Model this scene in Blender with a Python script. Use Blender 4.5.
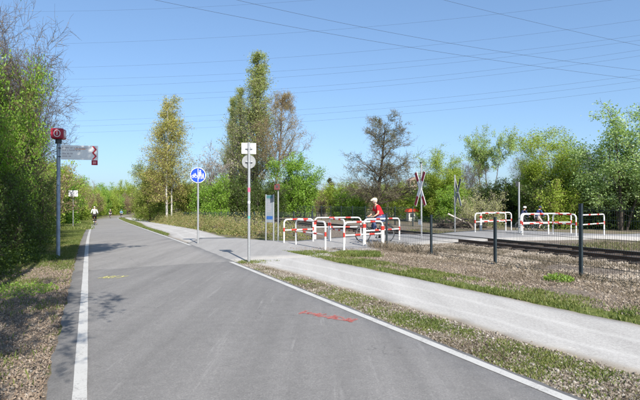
import bpy, bmesh, math, random
import numpy as np
from mathutils import Vector, Matrix

random.seed(7)
RNG = np.random.default_rng(11)
for o in list(bpy.data.objects):
    bpy.data.objects.remove(o)
SC = bpy.context.scene
COL = SC.collection

# ------------------------------------------------------------------ camera, sky, sun, exposure
EYE = 1.6
F_PX = 500.0                      # focal length in photo pixels (photo 640 wide)
cam_d = bpy.data.cameras.new('camera')
cam_d.sensor_width = 36.0
cam_d.lens = 36.0 * F_PX / 640.0
cam_d.clip_start = 0.05
cam_d.clip_end = 6000
cam = bpy.data.objects.new('camera', cam_d)
COL.objects.link(cam)
cam.location = (0, 0, EYE)
cam.rotation_euler = (math.radians(90 + 0.46), 0, 0)
SC.camera = cam

SUN_EL = math.radians(40)
SUN_AZ = math.radians(20.5)       # sun stands behind the camera, a little to the right
sun_vec = Vector((math.sin(SUN_AZ) * math.cos(SUN_EL), -math.cos(SUN_AZ) * math.cos(SUN_EL), math.sin(SUN_EL)))
world = bpy.data.worlds.new('World')
SC.world = world
world.use_nodes = True
wn = world.node_tree
wn.nodes.clear()
w_out = wn.nodes.new('ShaderNodeOutputWorld')
w_bg = wn.nodes.new('ShaderNodeBackground')
w_sky = wn.nodes.new('ShaderNodeTexSky')
w_sky.sky_type = 'NISHITA'
w_sky.sun_disc = False
w_sky.sun_elevation = SUN_EL
w_sky.sun_rotation = math.pi - SUN_AZ
w_sky.altitude = 60
w_sky.air_density = 0.9
w_sky.dust_density = 1.45
w_sky.ozone_density = 6.0
w_bg.inputs['Strength'].default_value = 0.14
# even out the sky's brightness range a little (a camera's tone curve would), same everywhere on the dome
w_gam = wn.nodes.new('ShaderNodeGamma')
w_gam.inputs['Gamma'].default_value = 0.75
w_mul = wn.nodes.new('ShaderNodeVectorMath'); w_mul.operation = 'MULTIPLY'
w_mul.inputs[1].default_value = (1.08, 1.20, 1.29)
wn.links.new(w_sky.outputs[0], w_gam.inputs['Color'])
wn.links.new(w_gam.outputs[0], w_mul.inputs[0])
wn.links.new(w_mul.outputs[0], w_bg.inputs['Color'])
wn.links.new(w_bg.outputs[0], w_out.inputs['Surface'])

sun_d = bpy.data.lights.new('sun', 'SUN')
sun_d.energy = 5.0
sun_d.angle = math.radians(0.53)
sun_d.color = (1.0, 0.94, 0.84)
sun = bpy.data.objects.new('sun', sun_d)
COL.objects.link(sun)
sun.rotation_euler = sun_vec.to_track_quat('Z', 'Y').to_euler()

SC.view_settings.view_transform = 'Standard'
SC.view_settings.look = 'None'
SC.view_settings.exposure = 0.64
SC.view_settings.gamma = 1.0
SC.view_settings.use_curve_mapping = False
SC.render.engine = 'CYCLES'
SC.cycles.max_bounces = 6
SC.cycles.transparent_max_bounces = 8

# ------------------------------------------------------------------ the lie of the land
RN = math.sqrt(1 + 0.16)          # track runs along (-0.4, 1)

def rail_d(x, y):                 # distance across the track direction
    return (x + 0.4 * y) / RN

def sstep(t, a, b):
    u = np.clip((t - a) / (b - a), 0, 1)
    return u * u * (3 - 2 * u)

_Y = np.linspace(-40, 260, 1201)
_SL = np.interp(_Y, [-40, 14, 26, 50, 90, 110, 130, 150, 175, 200, 260],
                [-.4624, -.4624, -.452, -.442, -.428, -.40, -.30, -.12, .12, .3, .5])
_XL = np.concatenate([[0], np.cumsum((_SL[1:] + _SL[:-1]) / 2 * (_Y[1] - _Y[0]))])
_XL += (-.07) - np.interp(0, _Y, _XL)

def XL(y):                        # the left white line
    return np.interp(y, _Y, _XL)

def XR(y):                        # the right white line
    return np.interp(y, _Y, _XL) + 4.0

def h_base(x, y):
    t = np.clip(np.asarray(y, float) - 18, 0, 112)
    return -0.0165 * (np.sqrt(t * t + 16) - 4)

def h_road(x, y):                 # paved surfaces: climb to the level crossing
    d = rail_d(np.asarray(x, float), np.asarray(y, float))
    t = sstep(d, 8.6, 12.2)
    z = h_base(x, y) * (1 - t) + 0.15 * t
    return z - 0.28 * sstep(d, 19.5, 27)

def h_ground(x, y):
    x = np.asarray(x, float); y = np.asarray(y, float)
    d = rail_d(x, y)
    t = sstep(d, 8.4, 12.0)
    z = h_base(x, y) * (1 - t) + 0.03 * t
    z = z - 0.38 * sstep(d, 19.5, 27)
    off = XL(y) - 0.5 - x
    z = z + 0.25 * sstep(off, 1.2, 5.0)
    return z - 0.02

def hg(x, y):
    return float(h_ground(x, y))

def hr(x, y):
    return float(h_road(x, y))

# ------------------------------------------------------------------ materials
def nt(name):
    m = bpy.data.materials.new(name)
    m.use_nodes = True
    t = m.node_tree
    t.nodes.clear()
    out = t.nodes.new('ShaderNodeOutputMaterial')
    return m, t, out

class N:
    def __init__(s, t):
        s.t = t
    def new(s, typ, **kw):
        n = s.t.nodes.new(typ)
        for k, v in kw.items():
            setattr(n, k, v)
        return n
    def link(s, a, b):
        s.t.links.new(a, b)
    def noise(s, scale, detail=4, rough=.55, vec=None, dist=0):
        n = s.new('ShaderNodeTexNoise')
        n.inputs['Scale'].default_value = scale
        n.inputs['Detail'].default_value = detail
        n.inputs['Roughness'].default_value = rough
        n.inputs['Distortion'].default_value = dist
        if vec is not None:
            s.link(vec, n.inputs['Vector'])
        return n.outputs['Fac']
    def ramp(s, fac, stops):
        r = s.new('ShaderNodeValToRGB')
        el = r.color_ramp.elements
        while len(el) < len(stops):
            el.new(0.5)
        for e, (p, c) in zip(el, stops):
            e.position = p
            e.color = (c[0], c[1], c[2], 1) if isinstance(c, (tuple, list)) else (c, c, c, 1)
        s.link(fac, r.inputs[0])
        return r.outputs[0]
    def mix(s, fac, a, b, mode='MIX'):
        m = s.new('ShaderNodeMix', data_type='RGBA', blend_type=mode)
        for sock, v in ((m.inputs[0], fac), (m.inputs[6], a), (m.inputs[7], b)):
            if hasattr(v, 'links'):
                s.link(v, sock)
            elif isinstance(v, (tuple, list)):
                sock.default_value = (v[0], v[1], v[2], 1)
            else:
                sock.default_value = v
        return m.outputs[2]
    def math(s, op, a, b=None, clamp=False):
        m = s.new('ShaderNodeMath', operation=op, use_clamp=clamp)
        for sock, v in ((m.inputs[0], a), (m.inputs[1], b)):
            if v is None:
                continue
            if hasattr(v, 'links'):
                s.link(v, sock)
            else:
                sock.default_value = v
        return m.outputs[0]
    def attr(s, name):
        a = s.new('ShaderNodeAttribute', attribute_name=name)
        return a.outputs['Fac']
    def pos(s):
        return s.new('ShaderNodeNewGeometry').outputs['Position']
    def mapping(s, vec, scale=(1, 1, 1), rz=0):
        m = s.new('ShaderNodeMapping')
        m.inputs['Scale'].default_value = scale
        m.inputs['Rotation'].default_value = (0, 0, rz)
        s.link(vec, m.inputs['Vector'])
        return m.outputs[0]
    def bsdf(s, out, col, rough=.8, metal=0, bump=None, bstr=.3, bdist=.02, spec=.35):
        b = s.new('ShaderNodeBsdfPrincipled')
        if hasattr(col, 'links'):
            s.link(col, b.inputs['Base Color'])
        else:
            b.inputs['Base Color'].default_value = (*col, 1)
        if hasattr(rough, 'links'):
            s.link(rough, b.inputs['Roughness'])
        else:
            b.inputs['Roughness'].default_value = rough
        b.inputs['Metallic'].default_value = metal
        b.inputs['Specular IOR Level'].default_value = spec
        if bump is not None:
            bp = s.new('ShaderNodeBump')
            bp.inputs['Strength'].default_value = bstr
            bp.inputs['Distance'].default_value = bdist
            s.link(bump, bp.inputs['Height'])
            s.link(bp.outputs[0], b.inputs['Normal'])
        s.link(b.outputs[0], out.inputs['Surface'])
        return b

def mat_plain(name, col, rough=.6, metal=0, var=.18, scale=14, spec=.35):
    m, t, out = nt(name)
    n = N(t)
    f = n.noise(scale, 5, .6, n.pos())
    lo = tuple(c * (1 - var) for c in col)
    hi = tuple(min(1, c * (1 + var)) for c in col)
    c = n.ramp(f, [(.3, lo), (.7, hi)])
    n.bsdf(out, c, rough, metal, bump=f, bstr=.08, bdist=.003, spec=spec)
    return m

def mat_leaf(name, cols, trans=.45, rough=.55, clump=1.1, gain=1.47):
    """leaf colours vary leaf by leaf and clump by clump"""
    m, t, out = nt(name)
    n = N(t)
    g = n.new('ShaderNodeNewGeometry')
    isl = g.outputs['Random Per Island']
    f2 = n.noise(clump, 2, .5, g.outputs['Position'])
    fac = n.math('ADD', n.math('MULTIPLY', isl, .6), n.math('MULTIPLY', n.math('SUBTRACT', f2, .3), 1.0), True)
    k = len(cols)
    cols = [tuple(min(.8, q_ * gain) for q_ in cc) for cc in cols]
    c = n.ramp(fac, [(i / (k - 1) if k > 1 else 0, cc) for i, cc in enumerate(cols)])
    d = n.new('ShaderNodeBsdfDiffuse')
    tr = n.new('ShaderNodeBsdfTranslucent')
    gl = n.new('ShaderNodeBsdfGlossy')
    gl.inputs['Roughness'].default_value = rough
    gl.inputs['Color'].default_value = (.5, .5, .5, 1)
    n.link(c, d.inputs['Color'])
    ct = n.mix(1.0, c, (1.25, 1.3, .7), 'MULTIPLY')
    n.link(ct, tr.inputs['Color'])
    m1 = n.new('ShaderNodeMixShader'); m1.inputs[0].default_value = trans
    n.link(d.outputs[0], m1.inputs[1]); n.link(tr.outputs[0], m1.inputs[2])
    m2 = n.new('ShaderNodeMixShader'); m2.inputs[0].default_value = .05
    n.link(m1.outputs[0], m2.inputs[1]); n.link(gl.outputs[0], m2.inputs[2])
    n.link(m2.outputs[0], out.inputs['Surface'])
    return m

def mat_bark(name, a, b, scale=(9, 9, 2)):
    m, t, out = nt(name)
    n = N(t)
    f = n.noise(3, 5, .65, n.mapping(n.pos(), scale))
    c = n.ramp(f, [(.32, a), (.66, b)])
    n.bsdf(out, c, .9, bump=f, bstr=.4, bdist=.02, spec=.15)
    return m

def mat_island(name, cols, rough=.85, spec=.2):
    m, t, out = nt(name)
    n = N(t)
    g = n.new('ShaderNodeNewGeometry')
    f = n.noise(9, 4, .6, g.outputs['Position'])
    fac = n.math('ADD', n.math('MULTIPLY', g.outputs['Random Per Island'], .75), n.math('MULTIPLY', f, .3), True)
    k = len(cols)
    c = n.ramp(fac, [(i / (k - 1), cc) for i, cc in enumerate(cols)])
    n.bsdf(out, c, rough, spec=spec)
    return m

def mat_asphalt(name, lo, hi, seam=False):
    m, t, out = nt(name)
    n = N(t)
    p = n.pos()
    fine = n.noise(160, 3, .7, p)
    mid = n.noise(7, 5, .6, p)
    along = n.mapping(p, (2.6, .14, 1), -math.atan(.4624))
    streak = n.noise(1.0, 5, .6, along)
    big = n.noise(.35, 3, .5, p)
    s = n.math('ADD', n.math('MULTIPLY', fine, .24), n.math('MULTIPLY', mid, .20))
    s = n.math('ADD', s, n.math('MULTIPLY', streak, .40))
    s = n.math('ADD', s, n.math('MULTIPLY', big, .18))
    c = n.ramp(s, [(.36, lo), (.64, hi)])
    if seam:
        sep = n.new('ShaderNodeSeparateXYZ')
        n.link(p, sep.inputs[0])
        v = n.math('SUBTRACT', sep.outputs[1], n.math('MULTIPLY', sep.outputs[0], .62))
        wob = n.math('MULTIPLY', n.noise(1.4, 3, .6, p), .25)
        v = n.math('ADD', v, wob)
        lighter = n.math('MULTIPLY', n.math('SUBTRACT', v, 15.62), 30, True)
        c = n.mix(lighter, c, n.mix(1.0, c, (1.26, 1.25, 1.23), 'MULTIPLY'))
        joint = n.math('LESS_THAN', n.math('ABSOLUTE', n.math('SUBTRACT', v, 15.62)), .022)
        c = n.mix(n.math('MULTIPLY', joint, .45), c, (.09, .09, .09))
    # pale and dark aggregate stones
    ag = n.new('ShaderNodeTexVoronoi'); ag.inputs['Scale'].default_value = 95
    n.link(p, ag.inputs['Vector'])
    sc_ = n.new('ShaderNodeSeparateColor'); n.link(ag.outputs['Color'], sc_.inputs[0])
    c = n.mix(n.math('MULTIPLY', n.math('GREATER_THAN', sc_.outputs[0], .86), .28), c, n.mix(1.0, c, (1.7, 1.68, 1.62), 'MULTIPLY'))
    c = n.mix(n.math('MULTIPLY', n.math('LESS_THAN', sc_.outputs[0], .2), .28), c, n.mix(1.0, c, (.5, .5, .5), 'MULTIPLY'))
    # scuffs drawn out along the road
    sc2 = n.noise(1.0, 6, .7, n.mapping(p, (9, .5, 1), -math.atan(.4624) + .08))
    c = n.mix(n.math('MULTIPLY', n.math('MULTIPLY', n.math('SUBTRACT', sc2, .58), 7, True), .30), c, (.42, .41, .40))
    # stains
    st_ = n.math('MULTIPLY', n.math('SUBTRACT', n.noise(.8, 5, .65, p), .60), 8, True)
    c = n.mix(n.math('MULTIPLY', st_, .16), c, (.08, .078, .075))
    # fine cracks
    vo = n.new('ShaderNodeTexVoronoi', feature='DISTANCE_TO_EDGE')
    vo.inputs['Scale'].default_value = .55
    wv = n.new('ShaderNodeVectorMath', operation='ADD')
    nn = n.new('ShaderNodeTexNoise'); nn.inputs['Scale'].default_value = 1.6; nn.inputs['Detail'].default_value = 5
    n.link(p, nn.inputs['Vector'])
    n.link(p, wv.inputs[0]); n.link(nn.outputs['Color'], wv.inputs[1])
    n.link(wv.outputs[0], vo.inputs['Vector'])
    crack = n.math('LESS_THAN', vo.outputs['Distance'], .0035)
    crack = n.math('MULTIPLY', crack, n.math('GREATER_THAN', n.noise(.5, 2, .5, p), .54))
    c = n.mix(n.math('MULTIPLY', crack, .35), c, (.06, .06, .06))
    n.bsdf(out, c, .88, bump=fine, bstr=.35, bdist=.004, spec=.25)
    return m

def mat_footpath(name):
    m, t, out = nt(name)
    n = N(t)
    p = n.pos()
    fine = n.noise(110, 3, .7, p)
    grit = n.noise(28, 4, .7, p)
    along = n.mapping(p, (1.7, .1, 1), -math.atan(.52))
    streak = n.noise(1.1, 4, .55, along)
    s = n.math('ADD', n.math('MULTIPLY', fine, .42), n.math('MULTIPLY', grit, .36))
    s = n.math('ADD', s, n.math('MULTIPLY', streak, .22))
    c = n.ramp(s, [(.38, (.27, .260, .248)), (.52, (.40, .388, .374)), (.66, (.54, .527, .51))])
    # two pale wheel tracks worn along the path
    a = n.attr('across')
    wob = n.math('MULTIPLY', n.math('SUBTRACT', n.noise(.35, 2, .5, p), .5), .16)
    a2 = n.math('ADD', a, wob)
    for pos_, wd in ((.24, .05), (.60, .06)):
        k = n.math('SUBTRACT', 1.0, n.math('DIVIDE', n.math('ABSOLUTE', n.math('SUBTRACT', a2, pos_)), wd), True)
        k = n.math('MULTIPLY', k, n.math('ADD', .25, n.math('MULTIPLY', n.noise(.8, 2, .5, p), .9)), True)
        c = n.mix(n.math('MULTIPLY', k, .32), c, (.62, .61, .59))
    # sandy, dirty margins
    edge = n.math('ABSOLUTE', n.math('SUBTRACT', a2, .5))
    e = n.math('MULTIPLY', n.math('SUBTRACT', n.math('ADD', edge, n.math('MULTIPLY', grit, .12)), .49), 14, True)
    c = n.mix(n.math('MULTIPLY', e, .6), c, (.30, .25, .19))
    n.bsdf(out, c, .95, bump=fine, bstr=.4, bdist=.006, spec=.15)
    return m

def mat_ground():
    m, t, out = nt('ground')
    n = N(t)
    p = n.pos()
    fine = n.noise(60, 4, .7, p)
    mid = n.noise(9, 5, .65, p)
    big = n.noise(1.3, 4, .6, p)
    litter = n.ramp(n.math('ADD', n.math('MULTIPLY', fine, .6), n.math('MULTIPLY', mid, .4)),
                    [(.36, (.085, .067, .052)), (.5, (.185, .152, .122)), (.64, (.32, .275, .23))])
    grass = n.ramp(n.math('ADD', n.math('MULTIPLY', fine, .5), n.math('MULTIPLY', mid, .5)),
                   [(.36, (.05, .07, .018)), (.52, (.12, .145, .04)), (.66, (.21, .20, .08))])
    vo = n.new('ShaderNodeTexVoronoi'); vo.inputs['Scale'].default_value = 17
    n.link(p, vo.inputs['Vector'])
    sepc = n.new('ShaderNodeSeparateColor'); n.link(vo.outputs['Color'], sepc.inputs[0])
    stone = n.ramp(sepc.outputs[0], [(0, (.13, .105, .085)), (.5, (.24, .205, .17)), (1, (.38, .335, .29))])
    gap = n.math('MULTIPLY', n.math('SUBTRACT', vo.outputs['Distance'], .38), 3.5, True)
    stone = n.mix(gap, stone, (.085, .065, .05))
    dirtg = n.mix(n.math('MULTIPLY', n.math('SUBTRACT', big, .42), 3, True), stone, litter)
    c = n.mix(n.attr('stony'), litter, dirtg)
    gm = n.math('ADD', n.attr('grassy'), n.math('MULTIPLY', n.math('SUBTRACT', n.math('ADD', n.math('MULTIPLY', big, .6), n.math('MULTIPLY', mid, .4)), .5), 2.4))
    gm = n.math('MULTIPLY', n.math('SUBTRACT', gm, .4), 4, True)
    c = n.mix(gm, c, grass)
    bh = n.math('SUBTRACT', n.math('ADD', mid, n.math('MULTIPLY', fine, .5)), n.math('MULTIPLY', n.attr('stony'), n.math('MULTIPLY', vo.outputs['Distance'], .9)))
    n.bsdf(out, c, .97, bump=bh, bstr=.8, bdist=.03, spec=.1)
    return m

def mat_paint_line(name, col, wear=.5, fade=(.22, .22, .22)):
    m, t, out = nt(name)
    n = N(t)
    p = n.pos()
    f = n.math('ADD', n.math('MULTIPLY', n.noise(45, 4, .7, p), .6), n.math('MULTIPLY', n.noise(4, 4, .6, p), .4))
    k = n.math('MULTIPLY', n.math('SUBTRACT', f, wear), 9, True)
    g = n.noise(3, 3, .5, p)
    c = n.mix(n.math('MULTIPLY', n.math('SUBTRACT', g, .35), .8, True), col, tuple(x * .82 for x in col))
    c = n.mix(k, c, fade)
    n.bsdf(out, c, .8, bump=f, bstr=.1, bdist=.003, spec=.25)
    return m

def mat_spray(name, col, thr, scale=(1, 1, 1), rz=0, k=7, op=1.0):
    """thin sprayed paint: breaks up into bare asphalt"""
    m, t, out = nt(name)
    n = N(t)
    p = n.pos()
    q = n.mapping(p, scale, rz)
    f = n.math('ADD', n.math('MULTIPLY', n.noise(70, 4, .7, p), .40), n.math('MULTIPLY', n.noise(7, 4, .65, q, .8), .60))
    kk = n.math('SUBTRACT', 1.0, n.math('MULTIPLY', n.math('SUBTRACT', 1.0, n.math('MULTIPLY', n.math('SUBTRACT', f, thr), k, True)), op))
    tr = n.new('ShaderNodeBsdfTransparent')
    b = n.new('ShaderNodeBsdfDiffuse'); b.inputs['Color'].default_value = (*col, 1)
    mx = n.new('ShaderNodeMixShader')
    n.link(kk, mx.inputs[0]); n.link(b.outputs[0], mx.inputs[1]); n.link(tr.outputs[0], mx.inputs[2])
    n.link(mx.outputs[0], out.inputs['Surface'])
    return m

def mat_worn(name, col, dirt):
    m, t, out = nt(name)
    n = N(t)
    p = n.pos()
    f = n.noise(26, 5, .7, p)
    g = n.noise(3.5, 4, .6, p)
    c = n.mix(n.math('MULTIPLY', n.math('SUBTRACT', g, .42), 1.6, True), col, tuple(x * .78 for x in col))
    k = n.math('MULTIPLY', n.math('SUBTRACT', f, .62), 9, True)
    c = n.mix(n.math('MULTIPLY', k, .6), c, dirt)
    n.bsdf(out, c, .5, bump=f, bstr=.1, bdist=.003)
    return m

M = {}
re_dir = (.76, -.57)
M['asphalt'] = mat_asphalt('asphalt_road', (.135, .131, .129), (.225, .218, .214), True)
M['asphalt_light'] = mat_asphalt('asphalt_crossing', (.235, .228, .222), (.345, .336, .328))
M['footpath'] = mat_footpath('footpath_grit')
M['ground'] = mat_ground()
M['line'] = mat_paint_line('white_road_paint', (.46, .455, .44), .52, (.27, .265, .26))
M['spray_red'] = mat_spray('red_spray_paint', (.58, .15, .13), .50, (1, 2.4, 1), math.atan2(re_dir[1], re_dir[0]) * -1, 6, .45)
M['spray_yellow'] = mat_spray('yellow_spray_paint', (.55, .52, .22), .52)
M['white'] = mat_worn('white_enamel', (.70, .695, .675), (.30, .26, .22))
M['red'] = mat_worn('red_reflective_band', (.50, .045, .032), (.30, .12, .09))
M['steel'] = mat_plain('galvanised_steel', (.42, .43, .44), .45, .55, var=.14, scale=30)
M['plate_back'] = mat_plain('aluminium_plate_back', (.27, .28, .285), .5, .3, var=.1)
M['plate_white'] = mat_plain('white_plate', (.74, .75, .75), .45, var=.05)
M['blue'] = mat_plain('blue_sign_face', (.012, .06, .50), .4, var=.06)
M['signred'] = mat_plain('dark_red_sign', (.30, .014, .035), .4, var=.1)
M['dark'] = mat_plain('dark_metal', (.05, .055, .06), .5, .3)
M['fence'] = mat_plain('green_coated_wire', (.035, .06, .06), .45, .2)
M['fence_post'] = mat_plain('green_coated_post', (.032, .046, .055), .5, .2)
M['rail'] = mat_plain('rusty_rail', (.095, .062, .045), .7, .3, var=.35, scale=20)
M['railtop'] = mat_plain('worn_rail_head', (.20, .17, .15), .4, .7, var=.2)
M['sleeper'] = mat_plain('tarred_sleeper', (.055, .042, .034), .9, var=.35)
M['black'] = mat_plain('black_rubber', (.02, .02, .021), .75)
M['ballast'] = mat_island('ballast_stone', [(.13, .104, .08), (.21, .175, .137), (.29, .245, .195), (.41, .37, .315)])
M['rubble'] = mat_island('verge_stone', [(.12, .098, .075), (.19, .16, .13), (.26, .23, .195), (.42, .395, .365)])
M['litter'] = mat_island('dry_leaf_litter', [(.11, .078, .056), (.175, .13, .096), (.24, .19, .146), (.34, .285, .23)])
M['grass'] = mat_leaf('grass_blades', [(.065, .105, .02), (.12, .165, .035), (.20, .225, .065), (.30, .28, .12)], .35, clump=.9, gain=1.0)
M['dry'] = mat_leaf('dry_weeds', [(.13, .10, .07), (.21, .17, .125), (.32, .27, .205)], .25, clump=.9, gain=1.0)
M['bark'] = mat_bark('grey_brown_bark', (.07, .055, .045), (.19, .16, .135))
M['bark_dark'] = mat_bark('dark_bark', (.04, .032, .026), (.11, .09, .075))
M['twig'] = mat_bark('grey_twigs', (.15, .125, .115), (.30, .255, .235))
M['twig_brown'] = mat_bark('brown_twigs', (.12, .08, .05), (.25, .18, .12))
M['birch'] = mat_bark('white_birch_bark', (.16, .15, .14), (.66, .64, .60), (3, 3, 9))
M['wood'] = mat_bark('cut_wood', (.10, .075, .055), (.30, .24, .18))
M['lf_hedge'] = mat_leaf('leaf_hedge', [(.045, .085, .014), (.10, .17, .022), (.16, .24, .034), (.22, .29, .055)])
M['lf_fresh'] = mat_leaf('leaf_fresh', [(.07, .14, .016), (.13, .235, .024), (.18, .29, .036), (.24, .33, .06)])
M['lf_yellow'] = mat_leaf('leaf_yellow_green', [(.11, .16, .02), (.19, .26, .032), (.26, .33, .05), (.33, .37, .10)])
M['lf_birch'] = mat_leaf('leaf_birch', [(.15, .17, .04), (.24, .25, .055), (.33, .30, .085), (.40, .35, .13)])
M['lf_poplar'] = mat_leaf('leaf_poplar', [(.14, .175, .06), (.21, .25, .085), (.28, .31, .125), (.34, .35, .17)])
M['lf_brown'] = mat_leaf('bud_brown', [(.16, .115, .07), (.23, .175, .105), (.28, .235, .14), (.27, .26, .11)])
M['lf_silver'] = mat_leaf('leaf_silver_green', [(.10, .16, .045), (.19, .28, .09), (.31, .40, .19), (.50, .54, .36)])
M['lf_dark'] = mat_leaf('leaf_dark', [(.018, .034, .010), (.04, .07, .014), (.075, .115, .02), (.11, .15, .03)])
M['lf_pale'] = mat_leaf('leaf_pale_willow', [(.16, .17, .07), (.25, .26, .12), (.35, .35, .19), (.44, .43, .28)])
M['lf_blossom'] = mat_leaf('blossom_white', [(.35, .31, .27), (.52, .48, .44), (.66, .63, .58)], gain=1.0)
M['lf_olive'] = mat_leaf('buds_olive_grey', [(.14, .125, .085), (.19, .18, .11), (.23, .225, .12), (.22, .24, .09)], gain=1.1)
M['lf_light'] = mat_leaf('leaf_light_green', [(.12, .18, .05), (.18, .26, .07), (.24, .32, .10), (.31, .36, .15)])
M['lf_bramble'] = mat_leaf('leaf_bramble', [(.075, .085, .028), (.13, .15, .042), (.20, .18, .07), (.27, .16, .10)])
M['lf_conifer'] = mat_leaf('needles', [(.025, .04, .018), (.045, .06, .028), (.075, .07, .04)])

# ------------------------------------------------------------------ mesh helpers
def np_mesh(name, verts, faces=None, tris=None, smooth=False):
    """verts (n,3); faces (m,k) with one k"""
    f = np.asarray(faces if faces is not None else tris, dtype=np.int32)
    v = np.asarray(verts, dtype=np.float32)
    me = bpy.data.meshes.new(name)
    me.vertices.add(len(v))
    me.vertices.foreach_set('co', v.ravel())
    m, k = f.shape
    me.loops.add(m * k)
    me.loops.foreach_set('vertex_index', f.ravel())
    me.polygons.add(m)
    me.polygons.foreach_set('loop_start', np.arange(0, m * k, k, dtype=np.int32))
    if smooth:
        me.polygons.foreach_set('use_smooth', np.ones(m, dtype=bool))
    me.update(calc_edges=True)
    return me

def link(name, me, mat, parent=None, loc=None):
    o = bpy.data.objects.new(name, me)
    COL.objects.link(o)
    if mat is not None and not me.materials:
        me.materials.append(mat)
    if parent is not None:
        o.parent = parent
    if loc is not None:
        o.location = loc
    return o

def tag(o, label=None, cat=None, group=None, kind=None):
    if label: o['label'] = label
    if cat: o['category'] = cat
    if group: o['group'] = group
    if kind: o['kind'] = kind
    return o

def thing(name, label, cat, loc=(0, 0, 0), rz=0.0, group=None):
    o = bpy.data.objects.new(name, None)
    o.empty_display_size = .2
    COL.objects.link(o)
    o.location = loc
    o.rotation_euler = (0, 0, rz)
    return tag(o, label, cat, group)

class MB:
    """collects simple solids in one mesh"""
    def __init__(s):
        s.v = []; s.f = []
    def raw(s, v, f):
        b = len(s.v)
        s.v += [tuple(p) for p in v]
        s.f += [tuple(i + b for i in q) for q in f]
        return s
    def box(s, c, sz, rz=0, m=None):
        hx, hy, hz = sz[0] / 2, sz[1] / 2, sz[2] / 2
        bev = min(hx, hy, hz) * .18
        pts = []
        for zz, k in ((-hz, bev), (-hz + bev, 0), (hz - bev, 0), (hz, bev)):
            pts += [(-hx + k, -hy + k, zz), (hx - k, -hy + k, zz), (hx - k, hy - k, zz), (-hx + k, hy - k, zz)]
        R = Matrix.Rotation(rz, 3, 'Z') if m is None else m
        v = [R @ Vector(p) + Vector(c) for p in pts]
        f = [(3, 2, 1, 0), (12, 13, 14, 15)]
        for l in range(3):
            for i in range(4):
                j = (i + 1) % 4
                f.append((l * 4 + i, l * 4 + j, l * 4 + 4 + j, l * 4 + 4 + i))
        return s.raw(v, f)
    def path(s, pts, r, n=8, closed=False, cap=True):
        pts = [Vector(p) for p in pts]
        rr = r if isinstance(r, (list, tuple)) else [r] * len(pts)
        L = len(pts)
        v = []; f = []
        up = None
        for i, p in enumerate(pts):
            if closed:
                d = pts[(i + 1) % L] - pts[i - 1]
            else:
                d = pts[min(i + 1, L - 1)] - pts[max(i - 1, 0)]
            d = d.normalized() if d.length > 1e-9 else Vector((0, 0, 1))
            if up is None:
                a = Vector((0, 0, 1)) if abs(d.z) < .9 else Vector((1, 0, 0))
            else:
                a = up
            u = (a - d * a.dot(d)).normalized()
            up = u
            w = d.cross(u)
            for k in range(n):
                t = 2 * math.pi * k / n
                v.append(p + (u * math.cos(t) + w * math.sin(t)) * rr[i])
        for i in range(L if closed else L - 1):
            i2 = (i + 1) % L
            for k in range(n):
                k2 = (k + 1) % n
                f.append((i * n + k, i * n + k2, i2 * n + k2, i2 * n + k))
        if cap and not closed:
            f.append(tuple(range(n - 1, -1, -1)))
            f.append(tuple((L - 1) * n + k for k in range(n)))
        return s.raw(v, f)
    def cyl(s, a, b, r, n=12):
        return s.path([a, b], r, n)
    def disc(s, c, r, th, nrm='y', n=28):
        a = Vector(c); ax = {'x': Vector((1, 0, 0)), 'y': Vector((0, 1, 0)), 'z': Vector((0, 0, 1))}[nrm]
        return s.path([a - ax * th / 2, a + ax * th / 2], r, n)
    def ring(s, c, R, r, n=28, k=6, axis='y'):
        c = Vector(c)
        pts = []
        for i in range(n):
            t = 2 * math.pi * i / n
            if axis == 'y':
                pts.append(c + Vector((math.cos(t) * R, 0, math.sin(t) * R)))
            else:
                pts.append(c + Vector((math.cos(t) * R, math.sin(t) * R, 0)))
        return s.path(pts, r, k, closed=True)
    def ball(s, c, r, nu=10, nv=7):
        rx, ry, rz = r if isinstance(r, (tuple, list)) else (r, r, r)
        v = [(c[0], c[1], c[2] - rz)]
        for j in range(1, nv):
            ph = -math.pi / 2 + math.pi * j / nv
            for i in range(nu):
                t = 2 * math.pi * i / nu
                v.append((c[0] + rx * math.cos(ph) * math.cos(t), c[1] + ry * math.cos(ph) * math.sin(t), c[2] + rz * math.sin(ph)))
        v.append((c[0], c[1], c[2] + rz))
        f = []
        for i in range(nu):
            f.append((0, 1 + (i + 1) % nu, 1 + i))
            f.append((len(v) - 1, 1 + (nv - 2) * nu + i, 1 + (nv - 2) * nu + (i + 1) % nu))
        for j in range(nv - 2):
            for i in range(nu):
                a = 1 + j * nu + i; b = 1 + j * nu + (i + 1) % nu
                f.append((a, b, b + nu, a + nu))
        return s.raw(v, f)
    def prism(s, poly, y0, y1):
        """polygon in x-z, thickness along y"""
        n = len(poly)
        v = [(p[0], y0, p[1]) for p in poly] + [(p[0], y1, p[1]) for p in poly]
        f = [tuple(range(n)), tuple(range(2 * n - 1, n - 1, -1))]
        for i in range(n):
            j = (i + 1) % n
            f.append((i, i + n, j + n, j))
        return s.raw(v, f)
    def build(s, name, mat, parent=None, smooth=True, loc=None):
        me = bpy.data.meshes.new(name)
        me.from_pydata([tuple(p) for p in s.v], [], s.f)
        if smooth:
            for p in me.polygons:
                p.use_smooth = len(p.vertices) == 4
        me.update()
        if smooth:
            me.set_sharp_from_angle(angle=math.radians(40))
        return link(name, me, mat, parent, loc)

def copy_tree(o, parent=None):
    c = o.copy()
    COL.objects.link(c)
    c.parent = parent
    for ch in list(o.children):
        copy_tree(ch, c)
    return c

# ------------------------------------------------------------------ ground sheet
def axis_pts(lo, hi, fine_lo, fine_hi, step, grow=1.16):
    a = list(np.arange(fine_lo, fine_hi + 1e-6, step))
    s = step; x = fine_hi
    while x < hi:
        s *= grow; x = min(hi, x + s); a.append(x)
    s = step; x = fine_lo
    while x > lo:
        s *= grow; x = max(lo, x - s); a.insert(0, x)
    return np.array(a)

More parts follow.
